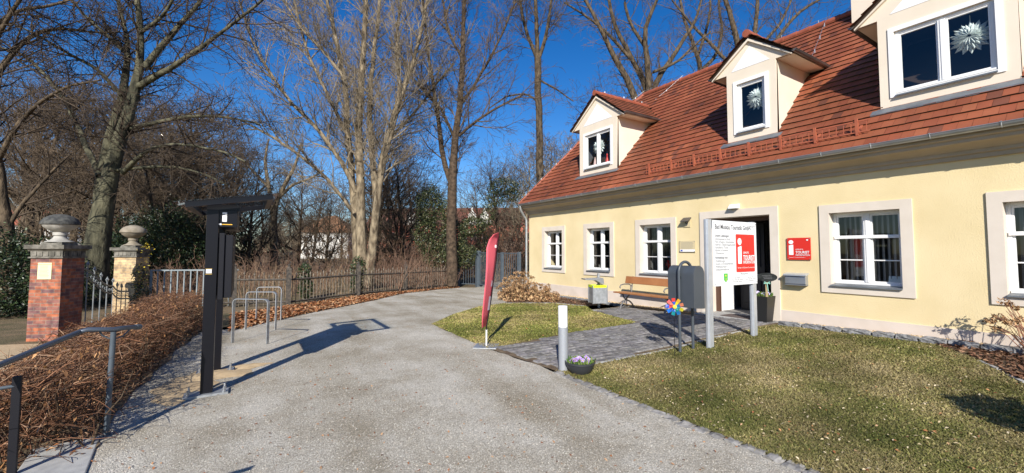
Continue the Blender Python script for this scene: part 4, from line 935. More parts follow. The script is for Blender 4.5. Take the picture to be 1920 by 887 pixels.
mb.text('GEPRÜFTE', .05, r1+[.36*rw, 0, .485*rh], EX, EY_, EZ, bold=.01, sx=.8); mb.text('TOURIST', .12, r1+[.36*rw, 0, .32*rh], EX, EY_, EZ, bold=.022, sx=.76); mb.text('INFORMATION', .08, r1+[.36*rw, 0, .22*rh], EX, EY_, EZ, bold=.014, sx=.70)
mb.text('Qualität vom Deutschen Tourismusverband', .033, r1+[.06*rw, 0, .1*rh], EX, EY_, EZ, sx=.98); obj('panel_lettering', mb, MT['letters'], nb)
sh_ = [(.0, .12), (.0, .035), (.02, .012), (.045, 0), (.07, .012), (.09, .035), (.09, .12)]
mb = MB(); mb.prism([(x*1.25, y*1.25) for x, y in sh_], O+[.215*bw, 0, .055*bh], EX, EY_, EZ, .003); obj('crest', mb, MT['greenpaint'], nb)
mb = MB(); o3 = O+[.215*bw, -.0035, .055*bh]; mb.prism([(.03, .1), (.055, .13), (.08, .1)], o3, EX, EY_, EZ, .002); mb.prism([(.052, .02), (.062, .02), (.062, .07), (.052, .07)], o3, EX, EY_, EZ, .002); obj('crest_charge', mb, MT['yellowpaint'], nb)
mb = MB(); o3 = O+[.83*bw, 0, .885*bh]; pts = [(0, .04), (.03, .04), (.03, .0), (.07, .0), (.07, .04), (.12, .04), (.12, 0), (.2, .03)]
mb.tube([o3+[x, -.002, y] for x, y in pts], .003, 4); mb.tube([o3+[0, -.002, .06], o3+[.2, -.002, .06]], .003, 4); obj('line_logo', mb, MT['inkgrey'], nb)
for u in (.02, .98):
    for v in (.03, .97): obj('screw', MB().tube([O+[u*bw, .0, v*bh], O+[u*bw, -.006, v*bh]], .01, 8), MT['galv'], nb)
# ---- arched anthracite post box on a bent tube
pl_, pr_ = PG(1273.5, 661), PG(1301.5, 656); yq = (pl_[1]+pr_[1])/2; x0, x1 = pl_[0], pr_[0]
pbx = thing('post_box', ((x0+x1)/2, yq, 0), 'dark grey round-topped box hanging in a bent tube frame on the lawn edge', 'post box')
rr = (x1-x0)/2; xc = (x0+x1)/2; zt = 1.475
mb = MB(); mb.tube([(x0, yq, -.05), (x0, yq, zt-rr)]+[(xc-rr*math.cos(a), yq, zt-rr+rr*math.sin(a)) for a in np.linspace(.15, math.pi-.15, 14)]+[(x1, yq, zt-rr), (x1, yq, -.05)], .024, 14); obj('tube_frame', mb, MT['anthracite'], pbx, smooth=True)
hw_ = rr-.03; zb_, zs_ = .72, 1.415-hw_*1.0
arch = [(-hw_, zb_+.02), (hw_, zb_), (hw_, zs_)]+[(hw_*math.cos(a), zs_+hw_*1.0*math.sin(a)) for a in np.linspace(.15, math.pi-.15, 14)]+[(-hw_, zs_)]
mb = MB(); mb.prism(arch, (xc, yq-.24, 0), (1, 0, 0), (0, 0, 1), (0, 1, 0), .48); obj('box_body', mb, MT['anthracite'], pbx, bevel=.008)
mb = MB(); mb.prism([(a*1.02, b+.004) for a, b in arch], (xc, yq-.252, 0), (1, 0, 0), (0, 0, 1), (0, 1, 0), .012); obj('front_door', mb, MT['anthracite'], pbx, bevel=.003)
mb = MB(); mb.box((x0-.005, yq-.02, 1.2), (x0+.04, yq+.02, 1.24)); mb.box((x1-.04, yq-.02, 1.2), (x1+.005, yq+.02, 1.24)); obj('bracket', mb, MT['black2'], pbx)
# ---- pinwheel
c = PD(1265, 575, 6.62); w0 = PG(1266, 659); pw = thing('pinwheel', (c[0], c[1], 0), 'multicoloured garden pinwheel stuck in the lawn before the post box', 'pinwheel')
mb = MB(); mb.tube([(c[0]+.02, c[1]+.03, -.02), c+[0.01, .02, 0]], .005, 6); obj('stick', mb, MT['black2'], pw)
fw = np.array([-c[0], -c[1], 0])/np.hypot(c[0], c[1]); s1 = np.cross([0, 0, 1], fw); s2 = np.array([0, 0, 1.])
pcs = [((.6, .3, .03), (.6, .5, .02)), ((.5, .03, .02), (.02, .08, .4)), ((.5, .02, .02), (.5, .08, .05)), ((.01, .05, .4), (.45, .03, .02)), ((.01, .13, .5), (.01, .05, .35)), ((.01, .22, .25), (.02, .13, .45)), ((.01, .15, .4), (.01, .25, .2)), ((.55, .5, .03), (.03, .28, .3)), ((.55, .18, .1), (.03, .15, .4))]
for k, (ca_, cb_) in enumerate(pcs):
    a = R(60+40*k); d = s1*math.cos(a)+s2*math.sin(a); t = -s1*math.sin(a)+s2*math.cos(a); mb = MB()
    P = [c+d*.03+fw*.01-t*.012, c+d*.03+fw*.01+t*.012, c+d*.08+t*.024+fw*.025, c+d*.08-t*.024-fw*.0, c+d*.135+t*.022+fw*.02, c+d*.13-t*.03-fw*.0]
    mb.add(P[:4], [(0, 1, 2, 3)], cb_); mb.add(P[2:], [(1, 0, 2, 3)], ca_); o = obj('vane', mb, MT['attr'], pw); sd = o.modifiers.new('s', 'SOLIDIFY'); sd.thickness = .002
mb = MB(); mb.lathe(c+fw*.03-[0, 0, .0], [(.03, -.01), (.03, .01)], 12); mb = MB(); mb.tube([c, c+fw*.04, c+fw*.05], [.032, .03, .012], 14); obj('hub', mb, MT['bag'].copy() if False else M('yellow_hub', (.85, .6, .08), rough=.4), pw)
# ---- black planter with chalk sign
p = np.array([9.68, 5.02, G(9.68, 5.02)+.02]); pk = thing('tall_planter', p, 'tall black tapered planter with flowers right of the doorway', 'planter')
def frust(c, a, b, h): return [(c[0]+i*s_, c[1]+j*s_, c[2]+z) for s_, z in ((a, 0), (b, h)) for i, j in ((-1,-1),(1,-1),(1,1),(-1,1))]
mb = MB(); mb.add(frust(p, .125, .175, .56), [(0,3,2,1),(0,1,5,4),(1,2,6,5),(2,3,7,6),(3,0,4,7)]); mb.add(frust(p+[0, 0, .53], .158, .158, .005), [(0,3,2,1),(4,5,6,7)])
o = obj('pot', mb, MT['potblack'], pk); flowers(pk, p+[0, 0, .53], .165, 320, 8, .12, ((.45, .35, .75), (.6, .5, .85)))
q = np.array([*PX(1438, 560, 9.56)[:2], 0]); ck = thing('chalk_sign', [q[0], q[1], p[2]+.5], 'small oval blackboard on a stick with a bow, stuck in the tall planter', 'sign')
obj('stick', MB().box((q[0]-.008, q[1]-.02, p[2]+.5), (q[0]+.008, q[1]+.02, p[2]+.95)), M('pale_stick', (.5, .38, .2), rough=.7), ck)
mb = MB(); ww = s1; cz = p[2]+.98; ctr = np.array([q[0]-.02, q[1]-.02, cz]); nrm2 = np.array([-.75, -.66, 0]); rt = np.array([.66, -.75, 0]); mb.prism([(.2*math.cos(a), .095*math.sin(a)) for a in np.linspace(0, 2*math.pi, 28, endpoint=False)], ctr, rt, (0, 0, 1), nrm2, .012); obj('oval_board', mb, M('slate', (.012, .014, .014), (.03, .034, .034), 12, .9, spec=.1), ck)
mb = MB()
for k in range(3): mb.tube([ctr+nrm2*.014+rt*(-.1+.02*k)+np.array([0, 0, .03-.03*k]), ctr+nrm2*.014+rt*(.0)+np.array([0, 0, .035-.03*k]), ctr+nrm2*.014+rt*.1+np.array([0, 0, .03-.03*k])], .0025, 4)
obj('chalk_line', mb, MT['inkgrey'], ck)
mb = MB()
for sg2 in (-1, 1): mb.tube([ctr+[0, 0, -.13], ctr+rt*sg2*.05+np.array([0, 0, -.1]), ctr+rt*sg2*.06+np.array([0, 0, -.14]), ctr+[0, 0, -.13]], [.004, .014, .012, .004], 6)
mb.tube([ctr+[0, 0, -.13], ctr+rt*.02+np.array([0, 0, -.3])], .008, 5); obj('ribbon', mb, M('mint_ribbon', (.3, .6, .5), rough=.6), ck)
# ---- litter bin
bq = PG(1123, 577); bn = thing('litter_bin', bq, 'galvanised litter bin with yellow liner and hood beside the bench', 'litter bin')
d1 = np.array([.93, -.37, 0]); d2 = np.array([.37, .93, 0]); cB = bq+d2*(-.22)+d1*(-.12)
mb = MB(); mb.obox(bq+[0, 0, .5]+d2*.02, d1, d2, (0, 0, 1), .03, .03, .5); obj('post', mb, MT['galv'], bn, bevel=.004)
mb = MB(); mb.obox(cB+[0, 0, .42], d1, d2, (0, 0, 1), .21, .17, .25); obj('container', mb, MT['galv'], bn, bevel=.006)
mb = MB()
for u in (-.21, .21):
    for v in (-.17, .17): mb.obox(cB+d1*u+d2*v+[0, 0, .42], d1, d2, (0, 0, 1), .014, .014, .255)
obj('corner_strip', mb, MT['zinc'], bn)
mb = MB(); H_ = [(-1, -1), (1, -1), (1, 1), (-1, 1)]; V = []
for z, s_ in ((.62, 1.04), (.68, 1.05), (.685, .8), (.6, .75)):
    V += [cB+d1*.21*s_*i+d2*.17*s_*j+[0, 0, z+random.uniform(-.008, .008)] for i, j in H_]
mb.add(V, [(r_*4+k, r_*4+(k+1) % 4, r_*4+4+(k+1) % 4, r_*4+4+k) for r_ in range(3) for k in range(4)]); obj('bin_liner', mb, MT['bag'], bn)
mb = MB(); mb.prism([(-.42, .82), (-.42, .85), (.06, .87), (.06, .72), (.0, .72), (-.05, .79), (-.2, .82)], bq-d1*.17+d2*.03, d2, (0, 0, 1), d1, .42) if False else mb.prism([(-.52, .83), (-.52, .86), (.02, .88), (.05, .72), (-.02, .71), (-.18, .81)], bq-d2*.3, d1, (0, 0, 1), d2, .34); obj('hood', mb, MT['zinc'], bn, bevel=.004)
# ---- park bench, parallel to the wall
be = thing('park_bench', (9.25, 7.75, 0), 'wooden park bench with cast iron legs under the third window', 'bench')
by0, by1 = 6.85, 8.85; fz = .02
def slat(c, ax, hy, t, w): return MB().obox(c, ax, (0, 1, 0), np.cross(ax, (0, 1, 0)), w, hy, t)
ym, hy = (by0+by1)/2, (by1-by0)/2
mb = MB()
for k in range(3): mb.obox((9.04+.145*k, ym, .45+fz-.006*k), (1, 0, 0), (0, 1, 0), (0, 0, 1), .068, hy, .019)
obj('seat', mb, MT['wood'], be, bevel=.006)
bk = np.array([.26, 0, .97]); bk /= np.linalg.norm(bk)
mb = MB(); mb.obox((9.50, ym, .79+fz), bk, (0, 1, 0), np.cross(bk, (0, 1, 0)), .105, hy, .017); obj('backrest', mb, MT['wood'], be, bevel=.006)
for yy in (by1-.25, by0+.25):
    mb = MB(); T = lambda *p_, r=.022: mb.tube([(x, yy, z+fz) for x, z in p_], r, 7)
    T((8.98, 0), (9.03, .1), (9.12, .2), (9.2, .24)); T((9.55, 0), (9.49, .1), (9.38, .19), (9.26, .23), (9.15, .3), (9.1, .42)); T((9.2, .24), (9.3, .32), (9.42, .43)); T((8.98, .43), (9.2, .42), (9.46, .41)); T((9.45, .43), (9.48, .6), (9.53, .9), r=.018)
    T((9.0, .02), (9.15, .07), (9.28, .02), (9.4, .07), (9.55, .02), r=.014); T((9.48, .62), (9.35, .68), (9.15, .69), (9.03, .67), (8.98, .61), (9.01, .58), r=.017); T((9.46, .44), (9.41, .55), (9.43, .66), r=.014)
    mb.lathe((8.98, yy, fz-.02), [(.04, 0), (.035, .025)], 8); mb.lathe((9.55, yy, fz-.02), [(.04, 0), (.035, .025)], 8); obj('leg', mb, MT['cast'], be, smooth=True)

# ---- handrail and steps at the left
hb = PG(199, 816); dH = 3.76
ht = thing('handrail', hb, 'blue-grey steel handrail leading down the steps at the left edge', 'handrail')
tp = PD(213, 622, (hb[:2]@_h[:2])); obj('post', MB().tube([hb-[0, 0, .05], tp], .021, 14), MT['iron'], ht, smooth=True)
dd = hb[:2]@_h[:2]
rail = [PD(259, 613, dd+.25), PD(235, 614.5, dd+.1), tp+[0, 0, .02], PD(165, 618, dd-.12), PD(150, 622, dd-.15)]
end = rail[-1]+np.array([-1.0, -.3, 0]); 
v0 = rail[-1]; tgt = PD(0, 684, 3.05); tgt2 = tgt+(tgt-v0)*.6
rail += [v0+(tgt-v0)*.1, tgt, tgt2]
obj('rail', MB().tube(rail, .0215, 14), M('worn_blue_grey_rail', (.11, .13, .16), rough=.3, metal=.5), ht, smooth=True)
mb = MB(); mb.tube([PD(254, 613.2, dd+.22), PD(262.5, 613, dd+.27)], .026, 14); obj('rail_end', mb, MT['iron'], ht, smooth=True)
mb = MB(); mb.tube([PD(186, 621, dd-.06), PD(192, 629, dd-.03), PD(203, 634, dd), PD(216, 635, dd+.03), PD(231, 630, dd+.08), PD(242, 619, dd+.13)], .007, 7); obj('brace', mb, MT['iron'], ht, smooth=True)
mb = MB(); mb.lathe(hb, [(.035, -.01), (.03, .012)], 12); obj('foot', mb, MT['iron'], ht)
st = thing('steps', PG(120, 870), 'grey stone steps going down beside the handrail', 'steps')
a, b_, c_ = PG(75, 848), PG(184, 822), PG(140, 887)
dx = np.array([-1.0, -.12, 0]); dx /= np.linalg.norm(dx); dy = np.array([.12, -1, 0]); dy /= np.linalg.norm(dy)
for k in range(5):
    o0 = np.array([b_[0], b_[1], 0])+dx*.36*k+[0, 0, -.15*k]
    mb = MB(); mb.obox(o0+dx*.19+dy*.95+[0, 0, -.06], dx, dy, (0, 0, 1), .2, .97, .075); obj('tread', mb, MT['slab'], st, bevel=.008)
fp = PD(33, 705, 3.15); post = thing('square_post', (fp[0], fp[1], -.6), 'square black steel post with thin rail standing in the hedge', 'post')
obj('post_shaft', MB().box((fp[0]-.024, fp[1]-.014, -1.0), (fp[0]+.024, fp[1]+.014, fp[2])), MT['black2'], post, bevel=.003)
obj('side_rail', MB().tube([(fp[0], fp[1], fp[2]-.07), (fp[0]-1.6, fp[1]-.35, fp[2]-.1)], .012, 8), MT['iron'], post)

# ---- gate pillars
e1 = np.array([.921, -.39, 0]); e1 /= np.linalg.norm(e1); e2 = np.array([.39, .921, 0]); e2 /= np.linalg.norm(e2)
def pillar(name_loc, mat, lab, capm, urn_dark, urn_low, sc=1.0, zb=-.4, ztop=1.83, s=.305):
    c = uv([name_loc[0], name_loc[1], 0]); t = thing('gate_pillar', (c[0], c[1], zb), lab, 'gate pillar', 'brick gate pillars topped with stone urns')
    ang = math.atan2(e1[1], e1[0])
    mb = MB(); z1 = ztop-.37*sc
    V = [(i*s, j*s, z) for z in (0, z1-zb) for i, j in ((-1,-1),(1,-1),(1,1),(-1,1))]
    mb.add(V, [(0,3,2,1),(4,5,6,7),(0,1,5,4),(1,2,6,5),(2,3,7,6),(3,0,4,7)])
    o = obj('brick_shaft', mb, mat, t, local=True); o.rotation_euler.z = ang
    mb = MB()
    def layer(hw0, z0, hw1, z1_): mb.add([(*(c+e1*i*h+e2*j*h)[:2], z) for h, z in ((hw0, z0), (hw1, z1_)) for i, j in ((-1,-1),(1,-1),(1,1),(-1,1))], [(0,3,2,1),(4,5,6,7),(0,1,5,4),(1,2,6,5),(2,3,7,6),(3,0,4,7)])
    k = sc
    layer(s+.035*k, z1, s+.035*k, z1+.03*k); layer(s+.005, z1+.03*k, s+.01, z1+.17*k); layer(s+.03*k, z1+.17*k, s+.055*k, z1+.21*k); layer(s+.085*k, z1+.21*k, s+.085*k, z1+.30*k); layer(s*.72, z1+.301*k, s*.66, z1+.37*k)
    for side, (ea, eb) in enumerate(((e1, -e2), (e2, e1))):
        for q in range(5):
            cc = c+eb*(s+.012)+ea*(-s+.07+q*(2*s-.14)/4); mb.obox((cc[0], cc[1], z1+.1*k), ea, eb, (0, 0, 1), .045*k, .008, .05*k)
    obj('capstone', mb, capm, t)
    z2 = ztop
    mb = MB(); mb.lathe((c[0], c[1], z2), [(r_*k, z_*k) for r_, z_ in ((.25, 0), (.24, .015), (.165, .045), (.12, .09), (.1, .14), (.1, .15), (.125, .155), (.125, .225), (.105, .23), (.13, .24), (.21, .285), (.28, .345), (.31, .4))], 32); obj('urn_bowl', mb, urn_low, t, smooth=True)
    mb = MB(); mb.lathe((c[0], c[1], z2), [(r_*k, z_*k) for r_, z_ in ((.31, .401), (.335, .405), (.34, .425), (.325, .475), (.275, .55), (.19, .61), (.09, .645), (.01, .655))], 32); obj('urn_lid', mb, urn_dark, t, smooth=True)
    return t
c1 = PD(112, 455, 9.85); c2 = PD(249, 463, 12.2)
P1_ = pillar((c1[0], c1[1]), MT['pillarbrick'], 'red brick gate pillar with a pale yellow plaque and stone urn', MT['sandstone'], MT['urndark'], MT['paleurn'])
P2_ = pillar((c2[0], c2[1]), MT['pillaryellow'], 'yellow brick gate pillar with a brown stone urn, beside the grey railing', MT['sandstone'], M('brown_urn_stone', (.2, .17, .12), (.3, .26, .2), 8, .9, .3, 40), M('brown_urn_stone_low', (.2, .17, .12), (.3, .26, .2), 8, .9, .3, 40), sc=.9, ztop=1.78, s=.27)
c = uv(c1); cc = c-e2*.305; z = 1.02
pq1 = thing('pillar_plaque', (cc[0], cc[1], z), 'pale yellow notice plaque on the red brick gate pillar', 'plaque')
mb = MB(); mb.obox((cc[0]+e1[0]*-.02, cc[1]+e1[1]*-.02, z+.15), e1, e2, (0, 0, 1), .135, .012, .185); obj('plaque_plate', mb, MT['plaque'], pq1, bevel=.004)
mb = MB(); o3 = np.array([cc[0], cc[1], z+.15])-e2*.0125-e1*.02
for k in range(9): mb.obox(o3+[0, 0, .11-k*.03]-e1*random.uniform(0, .02), e1, e2, (0, 0, 1), random.uniform(.07, .1), .001, .004)
mb.text('PARKORDNUNG', .035, o3+[0, 0, .135], e1, (0, 0, 1), -e2, .002, 'CENTER'); obj('plaque_text', mb, M('olive_lettering', (.35, .36, .2), rough=.6), pq1)
# wrought iron gate leaf between the pillars
ga = PD(151, 500, 10.55); gb = PD(214, 500, 11.9); ga[2] = gb[2] = 0; dg_ = gb-ga; LG = np.linalg.norm(dg_); dg_ /= LG
gt = thing('iron_gate', (ga[0], ga[1], -.4), 'wrought iron gate with curved top rails between the brick pillars', 'gate')
top = lambda t: 1.19-.55*sm(t*1.05)
def gp(t, z): p_ = ga+dg_*LG*t; return (p_[0], p_[1], z)
for dz in (0, -.2): obj('curved_rail', MB().tube([gp(t, top(t)+dz) for t in np.linspace(0, 1, 14)], .022, 6), MT['gateiron'], gt)
obj('bottom_rail', MB().tube([gp(0, -.25), gp(1, -.25)], .02, 6), MT['iron'], gt)
for k in range(6):
    t = k/5.; mb = MB(); h = top(t)+(.2 if k else .25); mb.tube([gp(t, -.35), gp(t, h)], .014, 6)
    if k:
        p_ = uv(gp(t, h)); mb.tube([p_-[0, 0, .12], p_-[0, 0, .05], p_+[0, 0, .04]], [.01, .04, .003], 6); mb.tube([p_-dg_*.06-[0, 0, .03], p_-[0, 0, .07], p_+dg_*.06-[0, 0, .03]], .011, 5)
    obj('bar', mb, MT['gateiron'], gt)
mb = MB(); p_ = uv(gp(0, top(0)+.1))
mb.tube([p_+dg_*(.09*a_*math.cos(w))+np.array([0, 0, .16+.09*a_*math.sin(w)]) for a_, w in zip(np.linspace(1, .25, 16), np.linspace(-1.6, 6.5, 16))], .012, 6); mb.tube([p_+dg_*(.06*a_*math.cos(w))+np.array([0, 0, .0+.07*a_*math.sin(w)]) for a_, w in zip(np.linspace(1, .2, 14), np.linspace(1.6, -6, 14))], .01, 6); obj('scroll', mb, MT['gateiron'], gt)
mb = MB()
for k in range(14):
    t = (k+.5)/14; zz = top(t)-.1; mb.tube([uv(gp(t, zz))+dg_*.035*math.cos(w)+np.array([0, 0, .04*math.sin(w)]) for w in np.linspace(0, 5.5, 8)], .007, 4)
obj('ornament_ring', mb, MT['gateiron'], gt)
# grey railing behind the hedge
ra, rb_ = PD(284, 507, 12.3), PD(384, 506.5, 12.6); ra2 = ra; L = np.linalg.norm((rb_-ra)[:2]); d = (rb_-ra)/np.linalg.norm(rb_-ra); d[2] = 0
rl = thing('grey_railing', (ra[0], ra[1], -.3), 'grey painted railing with upright bars right of the yellow brick pillar', 'railing')
zt = ra[2]; rb_ = rb_+d*.9; L = np.linalg.norm((rb_-ra)[:2])
obj('top_rail', MB().obox(((ra+rb_)/2)[:2].tolist()+[zt], d, np.cross(d, [0, 0, 1]), (0, 0, 1), L/2, .02, .02), M('light_grey_paint', (.19, .23, .25), (.25, .29, .3), 5, .5), rl)
n = int(L/.168)
for k in range(n+1):
    p_ = ra+d*k*.168; obj('bar', MB().obox((p_[0], p_[1], zt/2-.1), d, np.cross(d, [0, 0, 1]), (0, 0, 1), .014 if k else .03, .014, zt/2+.12), bpy.data.materials['light_grey_paint'], rl)
# old iron fence with spiked bars
fpts = [PG(390, 578), PG(438, 575), PG(540, 574), PG(671, 556), PG(760, 547), PG(856, 537)]
oi = thing('iron_fence', fpts[2], 'old dark iron fence with spiked bars along the gravel path', 'fence')
barM = MB(); railM = MB(); seg = []
for a, b_ in zip(fpts[:-1], fpts[1:]):
    a = uv([a[0], a[1], G(a[0], a[1])]); b_ = uv([b_[0], b_[1], G(b_[0], b_[1])]); L = np.linalg.norm(b_-a); d = (b_-a)/L
    n = int(L/.13)
    for z in (.12, .78): railM.tube([a+[0, 0, z], b_+[0, 0, z]], .032, 5)
    for k in range(n):
        p_ = a+(b_-a)*k/n; h = .82+(.2 if k % 2 == 0 else .12)+random.uniform(-.02, .02); tx = d*random.uniform(-.01, .01)
        seg.append((np.hypot(p_[0], p_[1]), p_, h, tx))
    mb = MB(); p_ = a; mb.box((a[0]-.065, a[1]-.065, a[2]-.1), (a[0]+.065, a[1]+.065, a[2]+1.12)); mb.lathe((a[0], a[1], a[2]+1.12), [(.06, 0), (.06, .02), (.03, .05), (.045, .09), (.01, .13)], 8); obj('fence_post', mb, MT['oldiron'], oi)
seg.sort(key=lambda s_: s_[0])
def bar(mb, p_, h, tx): mb.tube([p_, p_+[0, 0, h-.1]+tx, p_+[0, 0, h-.08]+tx, p_+[0, 0, h]+tx], [.011, .011, .026, .003], 4)
for i, (dst, p_, h, tx) in enumerate(seg):
    if i < 95: mb = MB(); bar(mb, p_, h, tx); obj('fence_bar', mb, MT['ironbar'], oi)
    else: bar(barM, p_, h, tx)
obj('fence_bar', barM, MT['ironbar'], oi)['kind'] = 'stuff'; obj('fence_rail', railM, MT['oldiron'], oi)
# blue-grey metal gate beside the house
gA, gB, gC, gD = PG(860, 536.5), PG(896, 537.5), PG(941, 543), np.array([9.85, 15.2, 0]); 
bgt = thing('blue_grey_gate', gB, 'blue-grey barred metal gate closing the path beside the house', 'gate')
def panel(a, b_, za, zb_, nm):
    a, b_ = uv(a), uv(b_); a[2] = b_[2] = 0; L = np.linalg.norm(b_-a); d = (b_-a)/L; n = max(2, int(L/.12)); g0 = G(a[0], a[1])
    fr2 = obj(nm, MB().tube([a+[0, 0, za+g0], b_+[0, 0, zb_+g0]], .022, 6).tube([a+[0, 0, .12+g0], b_+[0, 0, .12+g0]], .022, 6), MT['iron'], bgt)
    for k in range(1, n): p_ = a+(b_-a)*k/n; h = za+(zb_-za)*k/n; obj('bar', MB().box((p_[0]-.009, p_[1]-.009, .1+g0), (p_[0]+.009, p_[1]+.009, h+g0)), MT['iron'], fr2)
def gpost(p_, h, w=.06): obj('gate_post', MB().box((p_[0]-w, p_[1]-w, -.2), (p_[0]+w, p_[1]+w, h+G(p_[0], p_[1]))), MT['iron'], bgt)
panel(gA, gB, .98, 1.72, 'sloping_panel'); panel(gB, gC, 1.68, 1.62, 'gate_leaf'); panel(gC, gD, 1.62, 1.62, 'gate_leaf')
gpost(gA, 1.05, .05); gpost(gB, 1.75, .1); gpost(gC, 1.66, .05); gpost(gD, 1.66, .06)
# second rail of the steps, whose shadow lies at the bottom of the photograph
h2 = np.array([-1.27, 2.45, 0]); rr2 = thing('step_rail', h2, 'second blue-grey handrail on the near side of the steps', 'handrail')
obj('post', MB().tube([h2, h2+[0, 0, .93]], .021, 12), MT['iron'], rr2); obj('rail', MB().tube([h2+[.35, .05, .96], h2+[0, 0, .95], h2+[-.3, 0, .93], h2+[-1.6, -.25, .25]], .021, 12), MT['iron'], rr2)
obj('brace', MB().tube([h2+[.22, .03, .94], h2+[.13, 0, .86], h2+[0, 0, .83], h2+[-.13, 0, .86], h2+[-.22, 0, .93]], .007, 6), MT['iron'], rr2)
# ================================================================== BACKGROUND BUILDINGS
def bld(name, o, ang, L, D_, H_, roofh, lab, wallm, roofm, wz, cols, hip=True, ww=.9, whh=1.3):
    o = uv([o[0], o[1], -.5]); ea = np.array([math.cos(ang), math.sin(ang), 0]); eb = np.array([-math.sin(ang), math.cos(ang), 0]); ez = np.array([0, 0, 1.])
    t = thing(name, o, lab, 'building')
    P = lambda a, b, z: o+ea*a+eb*b+ez*z
    mb = MB(); V = [P(a, b, z) for z in (0, H_) for a, b in ((-L/2, 0), (L/2, 0), (L/2, D_), (-L/2, D_))]; mb.add(V, [(0,1,5,4),(1,2,6,5),(2,3,7,6),(3,0,4,7),(4,5,6,7)]); obj('wall', mb, wallm, t)
    e_ = .5; i_ = D_*.42 if hip else -e_
    mb = MB(); V = [P(-L/2-e_, -e_, H_), P(L/2+e_, -e_, H_), P(L/2+e_, D_+e_, H_), P(-L/2-e_, D_+e_, H_), P(-L/2+i_, D_/2, H_+roofh), P(L/2-i_, D_/2, H_+roofh)]
    mb.add(V, [(0,1,5,4),(2,3,4,5),(1,2,5),(3,0,4),(3,2,1,0)]); obj('roof', mb, roofm, t)
    for z in wz:
        for k in range(cols):
            a = -L/2+L*(k+.5)/cols; w = MB(); w.obox(P(a, -.0, z+whh/2), ea, eb, ez, ww/2+.1, .05, whh/2+.1); wo = obj('window', w, MT['white'], t); w = MB(); w.obox(P(a, -.06, z+whh/2), ea, eb, ez, ww/2, .02, whh/2); obj('pane', w, MT['darkwin'], wo)
    return t
q = PD(608, 487, 92); va = math.atan2(_R[1], _R[0])
bld('white_villa', q, va+.12, 9.8, 9, 6.1, 4.0, 'white two-storey house with brown hipped roof seen far off through the bare trees', MT['whitehouse'], M('brown_roof', (.24, .12, .06), (.34, .17, .09), .6, .9), (1.2, 4.1), 4, True, .65, 1.0)
q = PD(25, 470, 75); bld('red_roofed_house', q, va-.25, 22, 10, 6.5, 3.6, 'long pale house with red roof behind the trees at the left edge', MT['whitehouse'], M('red_roof', (.42, .12, .06), (.3, .09, .05), .4), (1.2, 4.0), 8, False)
# the castle: long red front with pale gables
cq = PD(840, 480, 120); ct = bld('red_castle', cq, va-.1, 48, 14, 9.5, 5.5, 'red castle front with white window frames and pale pointed gables beyond the ivy', MT['redwall'], M('castle_roof', (.2, .07, .045), (.14, .05, .035), .3), (1.2, 5.2), 16, False, 1.2, 2.0)
ea = np.array([math.cos(va-.1), math.sin(va-.1), 0]); eb = np.array([-ea[1], ea[0], 0])
for px_ in (885, 908, 770):
    g = PD(px_, 440, 119); mb = MB(); o = np.array([g[0], g[1], 9.]); 
    mb.prism([(-1.9, 0), (1.9, 0), (1.9, 1.2), (1.2, 1.6), (1.1, 3), (.5, 3.4), (0, 5.6), (-.5, 3.4), (-1.1, 3), (-1.2, 1.6), (-1.9, 1.2)], o, ea, (0, 0, 1), eb, .6); obj('gable', mb, MT['whitehouse'], ct)
q = PD(945, 480, 100); bld('orange_roofed_house', q, va, 9, 8, 4.5, 2.6, 'small orange-roofed house seen between the banner and the yellow house', M('tan_facade', (.45, .36, .27), (.52, .43, .34), .5), MT['orangeroof'], (1.3,), 4, False)

# ================================================================== TREES
class Tree:
    def __init__(s): s.g = {}
    def add(s, pts, rad, sides):
        k = (len(pts), sides); s.g.setdefault(k, []).append((pts, rad))
    def build(s, name, mat, parent, loc=(0, 0, 0), sides_filter=None):
        Vs, Fs, off = [], [], 0
        for (m, n), L in s.g.items():
            if sides_filter and not sides_filter(n): continue
            P = np.array([l[0] for l in L]); Rr = np.array([l[1] for l in L]); K = len(L)
            T = np.empty_like(P); T[:, 1:-1] = P[:, 2:]-P[:, :-2]; T[:, 0] = P[:, 1]-P[:, 0]; T[:, -1] = P[:, -1]-P[:, -2]
            T /= np.linalg.norm(T, axis=2, keepdims=True)+1e-9
            ref = np.where(abs(T[:, :1, 2:3]) < .9, np.array([0, 0, 1.]), np.array([1., 0, 0]))
            A = np.cross(T, np.broadcast_to(ref, T.shape)); A /= np.linalg.norm(A, axis=2, keepdims=True)+1e-9; B = np.cross(T, A)
            an = np.arange(n)*2*np.pi/n
            V = P[:, :, None]+Rr[:, :, None, None]*(A[:, :, None]*np.cos(an)[None, None, :, None]+B[:, :, None]*np.sin(an)[None, None, :, None])
            V = V.reshape(-1, 3); idx = np.arange(K*m*n).reshape(K, m, n); a = idx[:, :-1, :]; b = np.roll(idx, -1, 2)[:, :-1, :]; c = np.roll(idx, -1, 2)[:, 1:, :]; d = idx[:, 1:, :]
            Fs.append(np.stack([a, b, c, d], -1).reshape(-1, 4)+off); Vs.append(V); off += len(V)
        return fastmesh(name, np.concatenate(Vs), np.concatenate(Fs), mat, parent=parent, loc=loc, smooth=True)
RN = random.Random(11)
def rv(s=1): return np.array([RN.gauss(0, s), RN.gauss(0, s), RN.gauss(0, s)])
